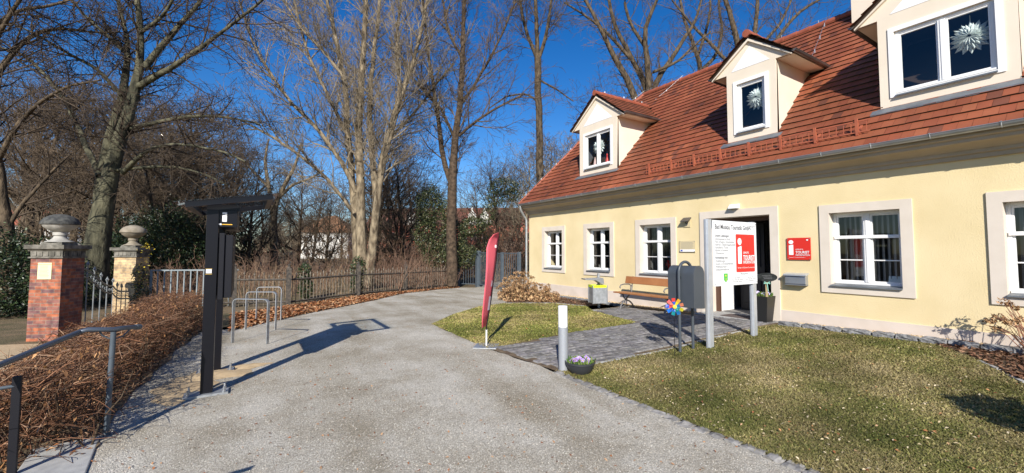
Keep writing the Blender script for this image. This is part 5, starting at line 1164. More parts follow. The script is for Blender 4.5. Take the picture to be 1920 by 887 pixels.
def grow(t, p, d, L, r, lvl, cfg):
    """one branch and, recursively, its side shoots. lvl 0 = finest"""
    nseg = [3, 4, 5, 6, 7][lvl]; sides = [3, 3, 4, 6, 8][lvl]; pts = [p]; dirs = [d]; step = L/nseg
    for i in range(nseg):
        d = d+rv(cfg['wob'])*(1 if lvl else .7)+np.array([0, 0, cfg['up'][lvl]]); d = d/np.linalg.norm(d); p = p+d*step; pts.append(p); dirs.append(d)
    rr = [max(r*(1-.75*i/nseg), cfg['rmin']) for i in range(nseg+1)]
    t.add(pts, rr, sides)
    if lvl: shoots(t, pts, rr, L, lvl, cfg)
def shoots(t, pts, rr, L, lvl, cfg, t0=.12, dens=1):
    pts = [np.array(q) for q in pts]; n = max(2, int(L*cfg['dens'][lvl]*dens)); m = len(pts)-1
    for k in range(n):
        f = t0+(1-t0)*(k+RN.random())/n; f = min(f, .995); i = int(f*m); u = f*m-i
        p = pts[i]+(pts[i+1]-pts[i])*u; ax = pts[i+1]-pts[i]; ax /= np.linalg.norm(ax); r = rr[i]*(1-u)+rr[i+1]*u
        s = np.cross(ax, rv()); s /= np.linalg.norm(s)+1e-9; an = R(RN.uniform(*cfg['ang'])); d = ax*math.cos(an)+s*math.sin(an)
        Lc = cfg['len'][lvl-1]*RN.uniform(.55, 1.2)*(1-.45*f)
        grow(t, p, d, Lc, min(r*.6, cfg['rad'][lvl-1]), lvl-1, cfg)
BASE = dict(wob=.13, up=[.03, .04, .06, .08, .1], dens=[0, 7, 4.2, 2.8, .9], len=[.55, 1.25, 2.6, 4.5, 7], rad=[.006, .013, .032, .075, .15], ang=(28, 62), rmin=.0065)
def cfgd(**k): c = dict(BASE); c.update(k); return c
def limb(pix, w, dvar=None, n=14):
    """surveyed limb: list of (x, y, distance) -> smooth 3D polyline, radii from widths"""
    P = [PD(x, y, d) for x, y, d in pix]; W_ = [ww/CF*d/2 for ww, (x, y, d) in zip(w, pix)]
    P = np.array(P); s = np.r_[0, np.cumsum(np.linalg.norm(np.diff(P, axis=0), axis=1))]; u = np.linspace(0, s[-1], n)
    Q = np.stack([np.interp(u, s, P[:, i]) for i in range(3)], 1); k = Q.copy(); k[1:-1] = .25*Q[:-2]+.5*Q[1:-1]+.25*Q[2:]
    k[1:-1] += np.random.RandomState(int(abs(pix[0][0]*7+pix[1][1]))%9999).normal(0, .022, (n-2, 3))*s[-1]/n
    return k, np.interp(u, s, W_), s[-1]
def hero(name, label, limbs, cfg, mat, twigm, lvl=3, dens=1, group='bare trees behind the fence'):
    b = limbs[0][0][0]; base = PD(*b); base[2] = G(base[0], base[1]); th = thing(name, base, label, 'tree', group)
    t = Tree()
    for item in limbs:
        pix, w = item[0], item[1]; t0 = item[2] if len(item) > 2 else .15; l = item[3] if len(item) > 3 else lvl
        if item is limbs[0] or (len(item) > 4):
            pass
        k, rr, L = limb(pix, w); t.add(list(k), list(rr), 9); shoots(t, k, rr, L, l, cfg, t0, dens)
    t.build('trunk', mat, th, sides_filter=lambda n: n >= 6); t.build('crown', twigm, th, sides_filter=lambda n: n < 6); return th
g_ = lambda x, d: 470.5+1.65*791/d      # ground row at a distance
def pts_(d, *xy_, dd=0): return [(x, y, d+dd*i) for i, (x, y) in enumerate(xy_)]
# central many-stemmed tree
hero('tall_tree', 'pale-barked tree of several close upright stems rising in the middle of the picture', [
    (pts_(19, (680, 538), (677, 440), (676, 320), (670, 240), (679, 150), (685, 50), (690, -90)), [22, 19, 15, 13, 11, 9, 6], .3),
    (pts_(19.2, (672, 538), (668, 440), (660, 350), (655, 250), (648, 150), (625, 60), (600, -70), dd=.2), [18, 16, 12, 11, 9, 7, 5], .3),
    (pts_(18.8, (690, 538), (699, 440), (708, 380), (716, 300), (735, 240), (765, 150), (790, 60), (812, -60), dd=-.2), [20, 17, 14, 12, 9, 8, 6, 4], .3),
    (pts_(19.0, (706, 390), (699, 300), (690, 200), (702, 100), (716, -50)), [14, 11, 9, 8, 5], .1),
    (pts_(18.9, (716, 300), (728, 250), (752, 180), (742, 90), (752, 0), (760, -80)), [11, 9, 8, 6, 5, 4], .1),
    (pts_(19, (668, 360), (640, 300), (595, 240), (550, 200), (500, 130), (465, 60), (440, -30), dd=-.35), [10, 8, 7, 6, 5, 4, 3], .1),
    (pts_(19, (664, 400), (615, 335), (560, 290), (500, 250), (450, 225), dd=-.4), [7, 6, 5, 4, 3], .1),
    (pts_(19, (655, 260), (620, 190), (580, 110), (555, 20), (540, -50), dd=.3), [7, 6, 5, 4, 3], .1),
    (pts_(19, (720, 270), (775, 215), (815, 160), (850, 120), dd=.4), [6, 5, 4, 3], .1),
    (pts_(19, (648, 150), (610, 100), (570, 60), (530, 0), dd=.1), [6, 5, 4, 3], .1)],
    cfgd(len=[.6, 1.4, 2.8, 4.2, 7], up=[.05, .07, .09, .1, .1], ang=(25, 55)), MT['barkpale'], MT['twigpale'], 3, 1.15)
hero('tall_tree', 'dark forked tree with brown bark standing between the central tree and the house', [
    (pts_(20, (848, 536), (846, 440), (848, 335), (853, 270), (862, 200), (867, 100), (871, 0), (872, -90)), [22, 19, 17, 13, 11, 9, 7, 5], .3),
    (pts_(20, (846, 345), (832, 305), (820, 220), (812, 160), (798, 60), (788, -60), dd=.3), [11, 10, 8, 7, 5, 4], .1),
    (pts_(20, (860, 255), (895, 225), (935, 200), (985, 175), dd=-.3), [6, 5, 4, 3], .1),
    (pts_(20, (862, 200), (895, 150), (930, 90), (960, 20), (980, -50), dd=.4), [6, 5, 4, 4, 3], .1),
    (pts_(20, (853, 260), (825, 200), (775, 150), (745, 90), dd=-.2), [6, 5, 4, 3], .1),
    (pts_(20, (867, 110), (840, 60), (830, 0), (820, -60)), [6, 5, 4, 3], .1)],
    cfgd(up=[.04, .06, .08, .1, .1], ang=(25, 55)), M('dark_brown_bark', (.03, .02, .012), (.105, .072, .046), 7, .9, .9, 14, bdist=.04), MT['twig'], 3, 1.0)
hero('tall_tree', 'slim straight tree behind the left end of the house, forking high up', [
    (pts_(24, (1016, 525), (1014, 420), (1013, 340), (1012, 250), (1009, 170), (1008, 110)), [17, 16, 15, 13, 13, 13], .45, 2),
    (pts_(24, (1008, 112), (996, 85), (983, 50), (972, -20), (965, -80)), [8, 7, 6, 5, 4], .1),
    (pts_(24, (1008, 110), (1006, 50), (1003, -30), (1000, -90)), [9, 8, 6, 5], .1),
    (pts_(24, (1009, 112), (1022, 75), (1032, 20), (1038, -60)), [8, 7, 5, 4], .1),
    (pts_(24, (1010, 190), (985, 175), (950, 180), (915, 205), dd=.3), [4, 3, 3, 2], .1, 2), (pts_(24, (1010, 150), (1040, 165), (1075, 190), dd=-.3), [4, 3, 2], .1, 2)],
    cfgd(up=[.0, .0, .02, .05, .1], rad=[.006, .012, .026, .06, .1]), MT['bark'], MT['twig'], 3, 1.0)
Z3 = lambda *l: [(900+x/2.218, y/2.218) for x, y in l]
hero('spreading_tree', 'wide tree with several ascending limbs behind the roof ridge, left of the middle dormer', [
    (pts_(27, (1195, 520), (1194, 300), *Z3((660, 375), (580, 285), (520, 190), (495, 90), (430, 0), (380, -120))), [22, 19, 13, 11, 9, 7, 6, 5], .3),
    (pts_(27, (1210, 300), *Z3((700, 360), (640, 260), (590, 170), (540, 60), (530, -60)), dd=.2), [14, 12, 9, 8, 7, 5], .15),
    (pts_(27, (1212, 300), *Z3((705, 350), (690, 210), (680, 100), (740, 0), (770, -120)), dd=-.2), [14, 12, 10, 8, 6, 5], .15),
    (pts_(27, (1215, 300), *Z3((720, 355), (780, 270), (850, 160), (900, 80), (930, -40)), dd=.3), [13, 11, 9, 7, 5, 4], .15),
    (pts_(27, *Z3((640, 260), (560, 170), (500, 110), (430, 60), (350, 10))), [7, 6, 5, 4, 3], .1),
    (pts_(27, *Z3((690, 200), (630, 110), (600, 20), (610, -80))), [7, 6, 5, 4], .1), (pts_(27, *Z3((720, 300), (820, 260), (880, 200), (960, 130))), [6, 5, 4, 3], .1)],
    cfgd(up=[.02, .05, .07, .1, .1], dens=[0, 5, 2.8, 2, .9], len=[.6, 1.5, 3, 5, 7]), MT['bark'], MT['twig'], 3, .9, 'bare trees behind the house')
hero('spreading_tree', 'bare tree crown showing above the ridge right of the middle dormer', [
    (pts_(31, (1400, 520), (1400, 250), (1395, 110), (1370, 40), (1350, -40), (1330, -120)), [20, 18, 12, 9, 7, 5], .3),
    (pts_(31, (1400, 200), (1412, 90), (1420, 20), (1425, -60), dd=.4), [12, 9, 7, 5], .15), (pts_(31, (1400, 210), (1440, 100), (1480, 40), (1520, 5), (1560, -10), dd=-.2), [11, 8, 6, 5, 3], .15),
    (pts_(31, (1395, 150), (1340, 90), (1300, 50), (1260, 0), dd=.2), [8, 6, 5, 3], .1), (pts_(31, (1440, 100), (1490, 80), (1540, 55), (1585, 50)), [6, 5, 4, 3], .1), (pts_(31, (1420, 90), (1460, 50), (1480, 10), (1500, -40), dd=.1), [6, 5, 4, 3], .1)],
    cfgd(up=[.0, .03, .05, .1, .1], dens=[0, 5, 2.8, 2, .9], len=[.6, 1.6, 3.2, 5, 7]), MT['bark'], MT['twig'], 3, .9, 'bare trees behind the house')
hero('spreading_tree', 'narrow dark-limbed tree rising behind the roof right next to the middle dormer gable', [
    (pts_(34, (1318, 520), (1318, 250), *Z3((925, 280), (900, 200), (850, 130), (840, 20), (800, -100))), [13, 12, 9, 7, 6, 5, 4], .35),
    (pts_(34, *Z3((925, 290), (985, 230), (1010, 130), (990, 20), (1000, -90)), dd=.2), [8, 6, 5, 4, 3], .1), (pts_(34, *Z3((910, 220), (940, 130), (960, 30), (950, -80)), dd=.2), [6, 5, 4, 3], .1)],
    cfgd(up=[.02, .05, .07, .1, .1], dens=[0, 5, 2.8, 2, .9]), MT['bark'], MT['twig'], 3, .9, 'bare trees behind the house')
Z1 = lambda *l: [(x/1.848, y/1.848) for x, y in l]
hero('old_beech', 'big old tree with thick mossy trunk and wide crown right behind the gate pillars', [
    (pts_(15.5, (178, 560), (182, 455), (190, 400), (205, 340), (218, 290), (233, 232), (254, 173), (266, 120), (262, 55), (254, -60)), [46, 38, 34, 26, 23, 21, 18, 13, 11, 8], .45),
    (pts_(15.5, (186, 455), *Z1((345, 640), (375, 500), (420, 345), (435, 250), (455, 180), (430, 90), (400, -40)), dd=.15), [24, 20, 17, 13, 12, 9, 7, 5], .4),
    (pts_(15.5, *Z1((345, 610), (310, 530), (245, 400), (220, 330), (165, 270), (100, 200), (30, 170), (-60, 150)), dd=.25), [11, 10, 8, 7, 6, 5, 4, 3], .15),
    (pts_(15.5, *Z1((480, 300), (540, 265), (610, 225), (690, 170), (770, 110), (860, 40), (960, -40)), dd=-.2), [12, 11, 9, 8, 6, 5, 4], .12),
    (pts_(15.5, *Z1((500, 235), (560, 160), (620, 90), (690, 10), (760, -90)), dd=.2), [13, 11, 9, 7, 5], .12),
    (pts_(15.5, *Z1((425, 600), (480, 540), (540, 505), (640, 500), (760, 520), (850, 560)), dd=-.3), [9, 8, 7, 5, 4, 3], .12),
    (pts_(15.5, *Z1((430, 450), (520, 430), (610, 410), (700, 400), (810, 408), (900, 430)), dd=.3), [9, 8, 7, 6, 4, 3], .12),
    (pts_(15.5, *Z1((400, 590), (500, 580), (600, 575), (700, 600), (790, 640)), dd=-.1), [7, 6, 5, 4, 3], .12),
    (pts_(15.5, *Z1((420, 330), (330, 230), (240, 190), (130, 120), (40, 80)), dd=-.3), [8, 6, 5, 4, 3], .12),
    (pts_(15.5, *Z1((450, 200), (380, 130), (300, 60), (230, -20)), dd=.3), [8, 6, 5, 4], .12), (pts_(15.5, *Z1((480, 120), (560, 60), (600, 0), (620, -90)), dd=-.3), [7, 6, 5, 4], .12)],
    cfgd(up=[-.01, .0, .02, .05, .1], dens=[0, 6.5, 3.8, 2.6, 1], len=[.5, 1.2, 2.5, 4, 6], ang=(30, 65), wob=.16), MT['barkgreen'], MT['twigdark'], 3, 1.3, 'bare trees behind the pillars')
hero('dark_tree', 'dark tree cut by the left picture edge, its limbs reaching right over the pillars', [
    (pts_(13.5, (18, 575), (15, 470), (8, 400), (-8, 300), (-25, 180), (-40, 50), (-50, -60)), [28, 24, 20, 17, 14, 10, 7], .4),
    (pts_(13.5, (-8, 310), (30, 235), (75, 190), (130, 160), (190, 150), dd=-.3), [9, 8, 6, 5, 3], .1), (pts_(13.5, (-25, 170), (20, 105), (60, 62), (110, 50), (170, 62), (225, 60), dd=.3), [10, 9, 7, 6, 4, 3], .1),
    (pts_(13.5, (12, 430), (40, 385), (75, 345), (110, 310), (130, 290), dd=.2), [8, 7, 5, 4, 3], .1), (pts_(13.5, (-30, 120), (10, 40), (50, -20), (90, -80), dd=-.2), [9, 7, 5, 4], .1), (pts_(13.5, (-30, 60), (30, 20), (100, 10), (160, -10), dd=.3), [7, 6, 5, 3], .1)],
    cfgd(up=[-.01, .0, .02, .05, .1], dens=[0, 6.5, 3.8, 2.6, 1], len=[.5, 1.2, 2.3, 4, 6], ang=(30, 65), wob=.16), MT['bark'], MT['twigdark'], 3, 1.3, 'bare trees behind the pillars')
Z2 = lambda *l: [(450+x/1.847, y/1.847) for x, y in l]
hero('gnarled_tree', 'small gnarled pale tree left of the far white house', [
    (pts_(30, (512, 505), (514, 470), *Z2((115, 740), (130, 690), (165, 620), (200, 560), (210, 500))), [16, 13, 11, 8, 7, 5, 3], .2, 2),
    (pts_(30, *Z2((115, 760), (100, 640), (85, 560), (100, 480))), [8, 7, 5, 3], .2, 2), (pts_(30, *Z2((130, 690), (180, 640), (240, 620), (290, 590))), [6, 5, 4, 3], .1, 2), (pts_(30, *Z2((100, 650), (50, 600), (20, 560), (-20, 540))), [5, 4, 3, 2], .1, 2)],
    cfgd(up=[.0, .03, .05, .1, .1], dens=[0, 5, 3, 2, .9], wob=.24), MT['barkpale'], MT['twigpale'], 3, .9)
# generic bare trees: three kinds, each then copied
def generic(h, r, cfg, nl, name, lab, spread=.9, seed=1, mat='bark', tw='twig', low=.3):
    global RN
    RN = random.Random(seed); t = Tree(); th = thing(name, (0, 0, 0), lab, 'tree')
    pts = [np.array([0, 0, -.3])]; d = np.array([0, 0, 1.])
    for i in range(9): d = d+rv(.07); d[2] = abs(d[2])+.3; d /= np.linalg.norm(d); pts.append(pts[-1]+d*h*.8/9)
    rr = [r*(1-.85*i/9) for i in range(10)]; t.add(pts, rr, 8)
    for k in range(nl):
        f = low+(1-low)*(k+RN.random()*.6)/nl; i = min(8, int(f*9)); p = pts[i]+(pts[i+1]-pts[i])*(f*9-i); a = k*2.4+RN.uniform(-.4, .4); e = RN.uniform(.35, .9)
        dd_ = np.array([math.cos(a)*spread, math.sin(a)*spread, e+f*.8]); dd_ /= np.linalg.norm(dd_); grow(t, p, dd_, h*RN.uniform(.3, .5)*(1.15-.6*f), rr[i]*.5, 3, cfg)
    t.build('trunk', MT[mat], th, sides_filter=lambda n: n >= 6); t.build('crown', MT[tw], th, sides_filter=lambda n: n < 6); return th
gc = cfgd(dens=[0, 5, 3.3, 2.3, .9], len=[.6, 1.3, 2.3, 4, 7], rmin=.008, wob=.15)
K1 = generic(15, .26, gc, 16, 'bare_tree', None, .8, 5); K2 = generic(12, .2, cfgd(dens=[0, 5, 3.4, 2.4, .9], len=[.6, 1.2, 2.1, 4, 7], rmin=.008, wob=.18), 18, 'bare_tree', None, 1.0, 8, 'barkpale', 'twigpale', .2)
K3 = generic(8.5, .13, cfgd(dens=[0, 5, 4, 3, .9], len=[.5, 1.0, 1.7, 3, 5], rmin=.006, wob=.2), 20, 'bare_tree', None, 1.0, 13, 'bark', 'twig', .08)
kinds = [K1, K2, K3]; used = [False]*3
spots = [  # px, distance, kind, scale, label
 (60, 24, 0, .95, 'bare tree behind the red brick pillar, left of the old beech'), (110, 33, 1, 1.0, 'pale bare tree in the gap between the dark tree and the old beech'), (150, 46, 0, .8, 'distant bare tree seen left of the old beech trunk'),
 (265, 27, 1, .92, 'pale-twigged tree right behind the yellow brick pillar'), (300, 20, 2, 1.0, 'low dark twiggy tree behind the grey railing'), (335, 36, 0, .9, 'bare tree seen just left of the black display canopy'),
 (360, 23, 2, 1.05, 'low twiggy tree directly behind the black display post'), (405, 30, 0, .72, 'bare tree rising above the display canopy'), (435, 48, 1, .95, 'distant pale tree right of the display canopy'),
 (462, 26, 2, 1.1, 'low twiggy tree above the bicycle stands'), (550, 60, 1, .85, 'distant pale tree left of the far white house'), (485, 42, 0, .6, 'bare tree between the display and the gnarled tree'),
 (640, 70, 0, .8, 'distant tree behind the right end of the far white house'), (590, 130, 0, .9, 'far tree behind the white house'), (740, 34, 2, 1.5, 'twiggy tree just right of the many-stemmed tree'),
 (765, 48, 0, .8, 'bare tree in front of the red castle, left part'), (725, 60, 1, 1.0, 'pale tree far behind the many-stemmed tree'), (900, 42, 2, 1.3, 'thin tree in the gap between forked tree and slim tree'),
 (930, 55, 0, .62, 'low tree above the red banner'), (965, 38, 2, 1.25, 'twiggy tree standing right beside the house corner'), (1040, 40, 0, .9, 'bare tree just behind the left roof slope'),
 (1075, 33, 1, .95, 'pale bare tree between slim tree and leftmost dormer'), (1110, 48, 0, 1.0, 'bare tree seen over the leftmost dormer'), (1250, 44, 0, 1.05, 'bare tree over the roof between the left and middle dormers'),
 (1460, 46, 1, 1.15, 'pale bare tree over the roof right of the middle dormer'), (1540, 50, 0, 1.15, 'bare tree over the ridge near the chimney'), (215, 60, 0, .9, 'distant bare tree seen through the iron gate gap'), (20, 40, 1, 1.0, 'pale tree in front of the red-roofed house'), (520, 90, 0, .8, 'far bare tree above the gnarled tree'), (680, 110, 1, 1.1, 'far pale tree behind the many-stemmed trunk'), (830, 70, 1, .9, 'pale tree in front of the castle gables')]
spots += [(585, 52, 2, 1.5, 'small bare tree screening the left part of the far white house'), (560, 38, 2, 1.3, 'twiggy tree left of the far white house front'), (800, 36, 0, .6, 'bare tree right before the castle'), (70, 30, 0, 1.0, 'dark bare tree above the red brick pillar urn'), (135, 25, 0, .9, 'dark bare tree immediately left of the old beech'), (285, 31, 0, 1.0, 'dark bare tree between the yellow pillar and the display'), (345, 28, 1, .95, 'pale tree behind the left edge of the display canopy'), (95, 20, 2, 1.25, 'low dark twiggy tree between red brick pillar and old beech'), (230, 22, 2, 1.3, 'low dark twiggy tree seen over the iron gate'), (395, 22, 2, 1.35, 'low twiggy tree behind the display head box'), (320, 25, 0, .85, 'bare tree behind the grey railing and its evergreen'), (250, 38, 1, 1.15, 'pale tree to the right of the old beech trunk'),
 (30, 27, 0, .9, 'dark bare tree right beside the tree cut by the left edge'), (190, 30, 1, 1.1, 'pale tree half hidden by the old beech trunk'), (440, 33, 0, .8, 'bare tree just right of the display canopy tip'), (700, 30, 2, 1.5, 'twiggy tree behind the foot of the many-stemmed tree'), (760, 28, 2, 1.35, 'twiggy tree left of the ivy-smothered tree'), (610, 27, 2, .8, 'small twiggy tree before the far white house'),
 (985, 32, 1, .9, 'pale tree over the far end of the house gutter'), (940, 34, 0, .7, 'bare tree behind the blue-grey gate'), (1150, 36, 0, 1.1, 'bare tree over the valley of the leftmost dormer'), (1300, 50, 0, 1.2, 'bare tree over the ridge left of the middle dormer'), (1500, 38, 1, 1.15, 'pale bare tree over the ridge beside the chimney')]
for px_, d_, k, s_, lab in spots:
    o = kinds[k] if not used[k] else copy_tree(kinds[k]); used[k] = True
    p_ = PD(px_, 470, d_); o.location = (p_[0], p_[1], G(p_[0], p_[1])-.1); o.rotation_euler = (0, 0, random.uniform(0, 6.28)); o.scale = (s_, s_, s_*random.uniform(.95, 1.05)); o['label'] = lab; o['category'] = 'tree'; o['group'] = 'bare park trees in the background'
# shrub thickets: upright switches
def shrub(name, n, h, r, seed, mat):
    global RN
    RN = random.Random(seed); t = Tree(); th = thing(name, (0, 0, 0), None, 'shrub')
    c_ = cfgd(dens=[0, 3.5, 2.2, 2, 1], len=[.4, .8, 1.4, 2, 3], rmin=.004, up=[.04, .06, .06, .1, .1], rad=[.005, .009, .016, .03, .05])
    for k in range(n):
        a = RN.uniform(0, 6.28); q = r*math.sqrt(RN.random()); d = np.array([math.cos(a)*.35*RN.random(), math.sin(a)*.35*RN.random(), 1.]); grow(t, np.array([q*math.cos(a), q*math.sin(a), -.05]), d/np.linalg.norm(d), h*RN.uniform(.5, 1), .014, 2, c_)
    t.build('switches', mat, th); return th
MT['switch'] = M('red_brown_switches', (.16, .09, .06), (.26, .165, .11), 1, .9)
S1 = shrub('bare_shrub', 34, 2.3, 1.0, 3, MT['switch']); S2 = shrub('bare_shrub', 30, 1.8, 1.1, 4, M('tan_switches', (.25, .17, .1), (.36, .26, .16), 1, .9)); su = [False, False]
spec_ = [(545, 15.6, 1, .75, 'tan leafless shrub standing behind the ivy-covered fence post next to the bicycle stands'), (772, 19, 0, 1.05, 'dense red-brown leafless shrub overhanging the old fence right of the many-stemmed tree'), (815, 21.5, 0, .85, 'red-brown leafless shrub in front of the ivy-smothered tree'),
 (460, 15.3, 1, .8, 'tan leafless shrub right behind the farthest bicycle stand'), (640, 17, 1, .8, 'tan leafless shrub before the far white house'), (920, 24, 1, .8, 'tan leafless shrub seen through the bars of the blue-grey gate'), (345, 14.5, 0, .7, 'red-brown leafless shrub behind the grey railing'), (718, 17.5, 0, .95, 'red-brown leafless shrub just right of the many-stemmed tree foot')]
for i, (px_, d_, k, s_, lab) in enumerate(spec_):
    o = (S1, S2)[k] if not su[k] else copy_tree((S1, S2)[k]); su[k] = True
    p_ = PD(px_, 470, d_); o.location = (p_[0], p_[1], G(p_[0], p_[1])-.05); o.rotation_euler = (0, 0, random.uniform(0, 6.28)); o.scale = (s_, s_, s_); o['group'] = 'leafless shrubs at the old fence'; o['category'] = 'shrub'; o['label'] = lab
def mass(name, n, gen, h, r, place, mat, lab):
    global RN
    RN = random.Random(21); protos = []
    c_ = cfgd(dens=[0, 3.2, 2.0, 1.6, 1], len=[.18*h, .35*h, .6*h, h, h], rmin=gen, up=[.03, .05, .06, .1, .1], rad=[gen, gen*1.6, gen*2.6, .03, .05], wob=.17)
    for q in range(3):
        t = Tree()
        for k in range(9):
            a = RN.uniform(0, 6.28); u = r*math.sqrt(RN.random()); d = np.array([math.cos(a)*.35, math.sin(a)*.35, 1.]); grow(t, np.array([u*math.cos(a), u*math.sin(a), -.05]), d/np.linalg.norm(d), h*RN.uniform(.6, 1), gen*2.6, 2, c_)
        V, F_ = [], []; off = 0
        o = t.build('tmp', None, None); me = o.data; vv = np.empty(len(me.vertices)*3, np.float32); me.vertices.foreach_get('co', vv); ff = np.empty(len(me.loops), np.int32); me.loops.foreach_get('vertex_index', ff); protos.append((vv.reshape(-1, 3), ff.reshape(-1, 4))); bpy.data.objects.remove(o)
    Vs, Fs, off = [], [], 0
    for k in range(n):
        x, y = place(k); v, f = protos[k % 3]; a = RN.uniform(0, 6.28); s_ = RN.uniform(.6, 1.1); ca_, sa_ = math.cos(a)*s_, math.sin(a)*s_
        Vs.append(np.c_[v[:, 0]*ca_-v[:, 1]*sa_+x, v[:, 0]*sa_+v[:, 1]*ca_+y, v[:, 2]*s_+G(x, y)]); Fs.append(f+off); off += len(v)
    return tag(fastmesh(name, np.concatenate(Vs), np.concatenate(Fs), mat, smooth=True), lab, 'undergrowth', kind='stuff')
def place1(k): px_ = 270+RN.random()*640; d_ = RN.choice([16.5, 18, 20, 23, 27])+(3.5 if px_ > 640 else 0)+(3 if px_ > 840 else 0); p_ = PD(px_, 470, d_+RN.uniform(-.5, .5)); return p_[0], p_[1]
mass('thicket', 150, .0045, 1.7, .9, place1, MT['switch'], 'brown tangle of leafless undergrowth behind the old iron fence')
def place2(k): px_ = -250+RN.random()*1500; p_ = PD(px_, 470, RN.uniform(32, 60)); return p_[0], p_[1]
mass('undergrowth', 130, .012, 3.6, 2.2, place2, bpy.data.materials['tan_switches'], 'tan brown leafless scrub across the park in the distance')
def place4(k): px_ = 660+RN.random()*330; p_ = PD(px_, 470, RN.uniform(29, 50)); return p_[0], p_[1]
mass('tall_scrub', 60, .01, 4.8, 2.0, place4, MT['switch'], 'tall red-brown scrub between the old fence and the castle')
def place3(k): px_ = -300+RN.random()*2300; p_ = PD(px_, 470, RN.uniform(135, 190)); return p_[0], p_[1]
mass('far_wood', 170, .05, 13, 5, place3, MT['twig'], 'far bare woodland closing off the park')
# evergreen and ivy masses made of leaf sized faces
def leafmass(name, blobs, n, cols, smin, smax, lab, cat, group=None, core=True, mat='green', fill=.75):
    c0 = blobs[0]; th = thing(name, (c0[0], c0[1], c0[2]-c0[5] if len(c0) > 5 else 0), lab, cat, group)
    vol = np.array([b[3]*b[4]*b[5] for b in blobs])**.67; pr = vol/vol.sum(); C = []
    for b_, k in zip(blobs, (pr*n).astype(int)):
        u = np.random.normal(0, 1, (k, 3)); u /= np.linalg.norm(u, axis=1)[:, None]; rad = np.random.uniform(fill*.55, 1.02, k)**.6
        lump = 1+.22*np.sin(u[:, 0]*7+b_[0])*np.sin(u[:, 1]*6+b_[1])*np.cos(u[:, 2]*8+b_[2]); C.append(np.array(b_[:3])+u*rad[:, None]*lump[:, None]*np.array(b_[3:6]))
    C = np.concatenate(C); n = len(C); s = np.random.uniform(smin, smax, (n, 1)); u = np.random.normal(0, 1, (n, 3)); u /= np.linalg.norm(u, axis=1)[:, None]; w = np.cross(u, np.random.normal(0, 1, (n, 3))); w /= np.linalg.norm(w, axis=1)[:, None]+1e-9
    V = np.stack([C-u*s, C-w*s*.5, C+u*s, C+w*s*.5], 1).reshape(-1, 3); i = np.arange(n)*4
    ci = np.array(cols)[np.random.randint(0, len(cols), n)]*np.random.uniform(.6, 1.35, (n, 1))
    fastmesh('foliage', V, np.c_[i, i+1, i+2, i+3], MT[mat], parent=th, cols=ci)
    for b_ in blobs: obj('stem', MB().tube([(b_[0], b_[1], b_[2]-b_[5]*1.0), (b_[0]+.1, b_[1], b_[2]+b_[5]*.6)], [.05, .02], 6), MT['bark'], th)
    return th
def blob(px_, py_, d, rx, rz_): p_ = PD(px_, py_, d); return (p_[0], p_[1], p_[2], rx, rx, rz_)
IV = [(.025, .04, .014), (.04, .055, .018), (.07, .08, .03), (.13, .13, .06), (.02, .03, .012)]
YEW = [(.015, .03, .012), (.03, .05, .018), (.05, .075, .025), (.02, .035, .015)]
leafmass('ivy_clad_stump', [blob(806, 385, 22, .8, 1.1), blob(798, 440, 22, .65, 1.1), blob(815, 480, 22, .7, .8)], 9000, IV, .03, .065, 'dark ivy-smothered tree left of the forked trunk', 'ivy', 'ivy-clad trees by the gate')
leafmass('ivy_clad_stump', [blob(852, 440, 21, .7, .8), blob(866, 480, 21, .9, .7), blob(886, 425, 22, .75, .55), blob(842, 400, 21, .4, .8)], 8500, IV, .03, .065, 'dark ivy mass wrapped round the foot of the forked tree', 'ivy', 'ivy-clad trees by the gate')
leafmass('ivy_clad_stump', [blob(945, 350, 24, 1.0, .5), blob(930, 372, 24, .6, .5), blob(915, 405, 23, .45, .7), blob(962, 365, 24, .5, .4), blob(906, 460, 23, .4, .9)], 4200, IV, .03, .065, 'dark ivy-covered branches above the red banner', 'ivy', 'ivy-clad trees by the gate')
leafmass('ivy_post', [blob(572, 512, 14.5, .22, .35), blob(574, 540, 14.5, .25, .4)], 1100, YEW+[(.12, .09, .05)], .03, .06, 'ivy clump smothering the fence post behind the bicycle stands', 'ivy', 'ivy on the old fence')
leafmass('ivy_post', [blob(671, 505, 16, .3, .5), blob(668, 535, 15.8, .25, .4)], 1200, YEW+[(.12, .09, .05)], .03, .06, 'ivy clump on the fence post in front of the many-stemmed tree', 'ivy', 'ivy on the old fence')
leafmass('yew_bush', [blob(15, 540, 13.5, 2.0, 1.8), blob(-70, 540, 13, 2.2, 2.2)], 34000, YEW, .025, .06, 'dark evergreen bush left of the red brick pillar', 'bush', 'dark evergreens behind the pillars')
leafmass('yew_bush', [blob(175, 530, 17, 1.8, 1.7), blob(225, 500, 19, 1.6, 1.7)], 26000, YEW, .025, .06, 'dark evergreen bush seen through the iron gate', 'bush', 'dark evergreens behind the pillars')
leafmass('yew_bush', [blob(300, 465, 19, 1.8, 1.8), blob(345, 450, 20, 1.4, 1.9)], 26000, YEW, .025, .06, 'dark evergreen bush behind the grey railing', 'bush', 'dark evergreens behind the pillars')
leafmass('yew_bush', [blob(420, 455, 27, 2.0, 2.0), blob(380, 420, 28, 1.9, 2.2)], 9000, YEW, .06, .11, 'dark evergreen bush behind the black display cabinet', 'bush', 'dark evergreens behind the pillars')
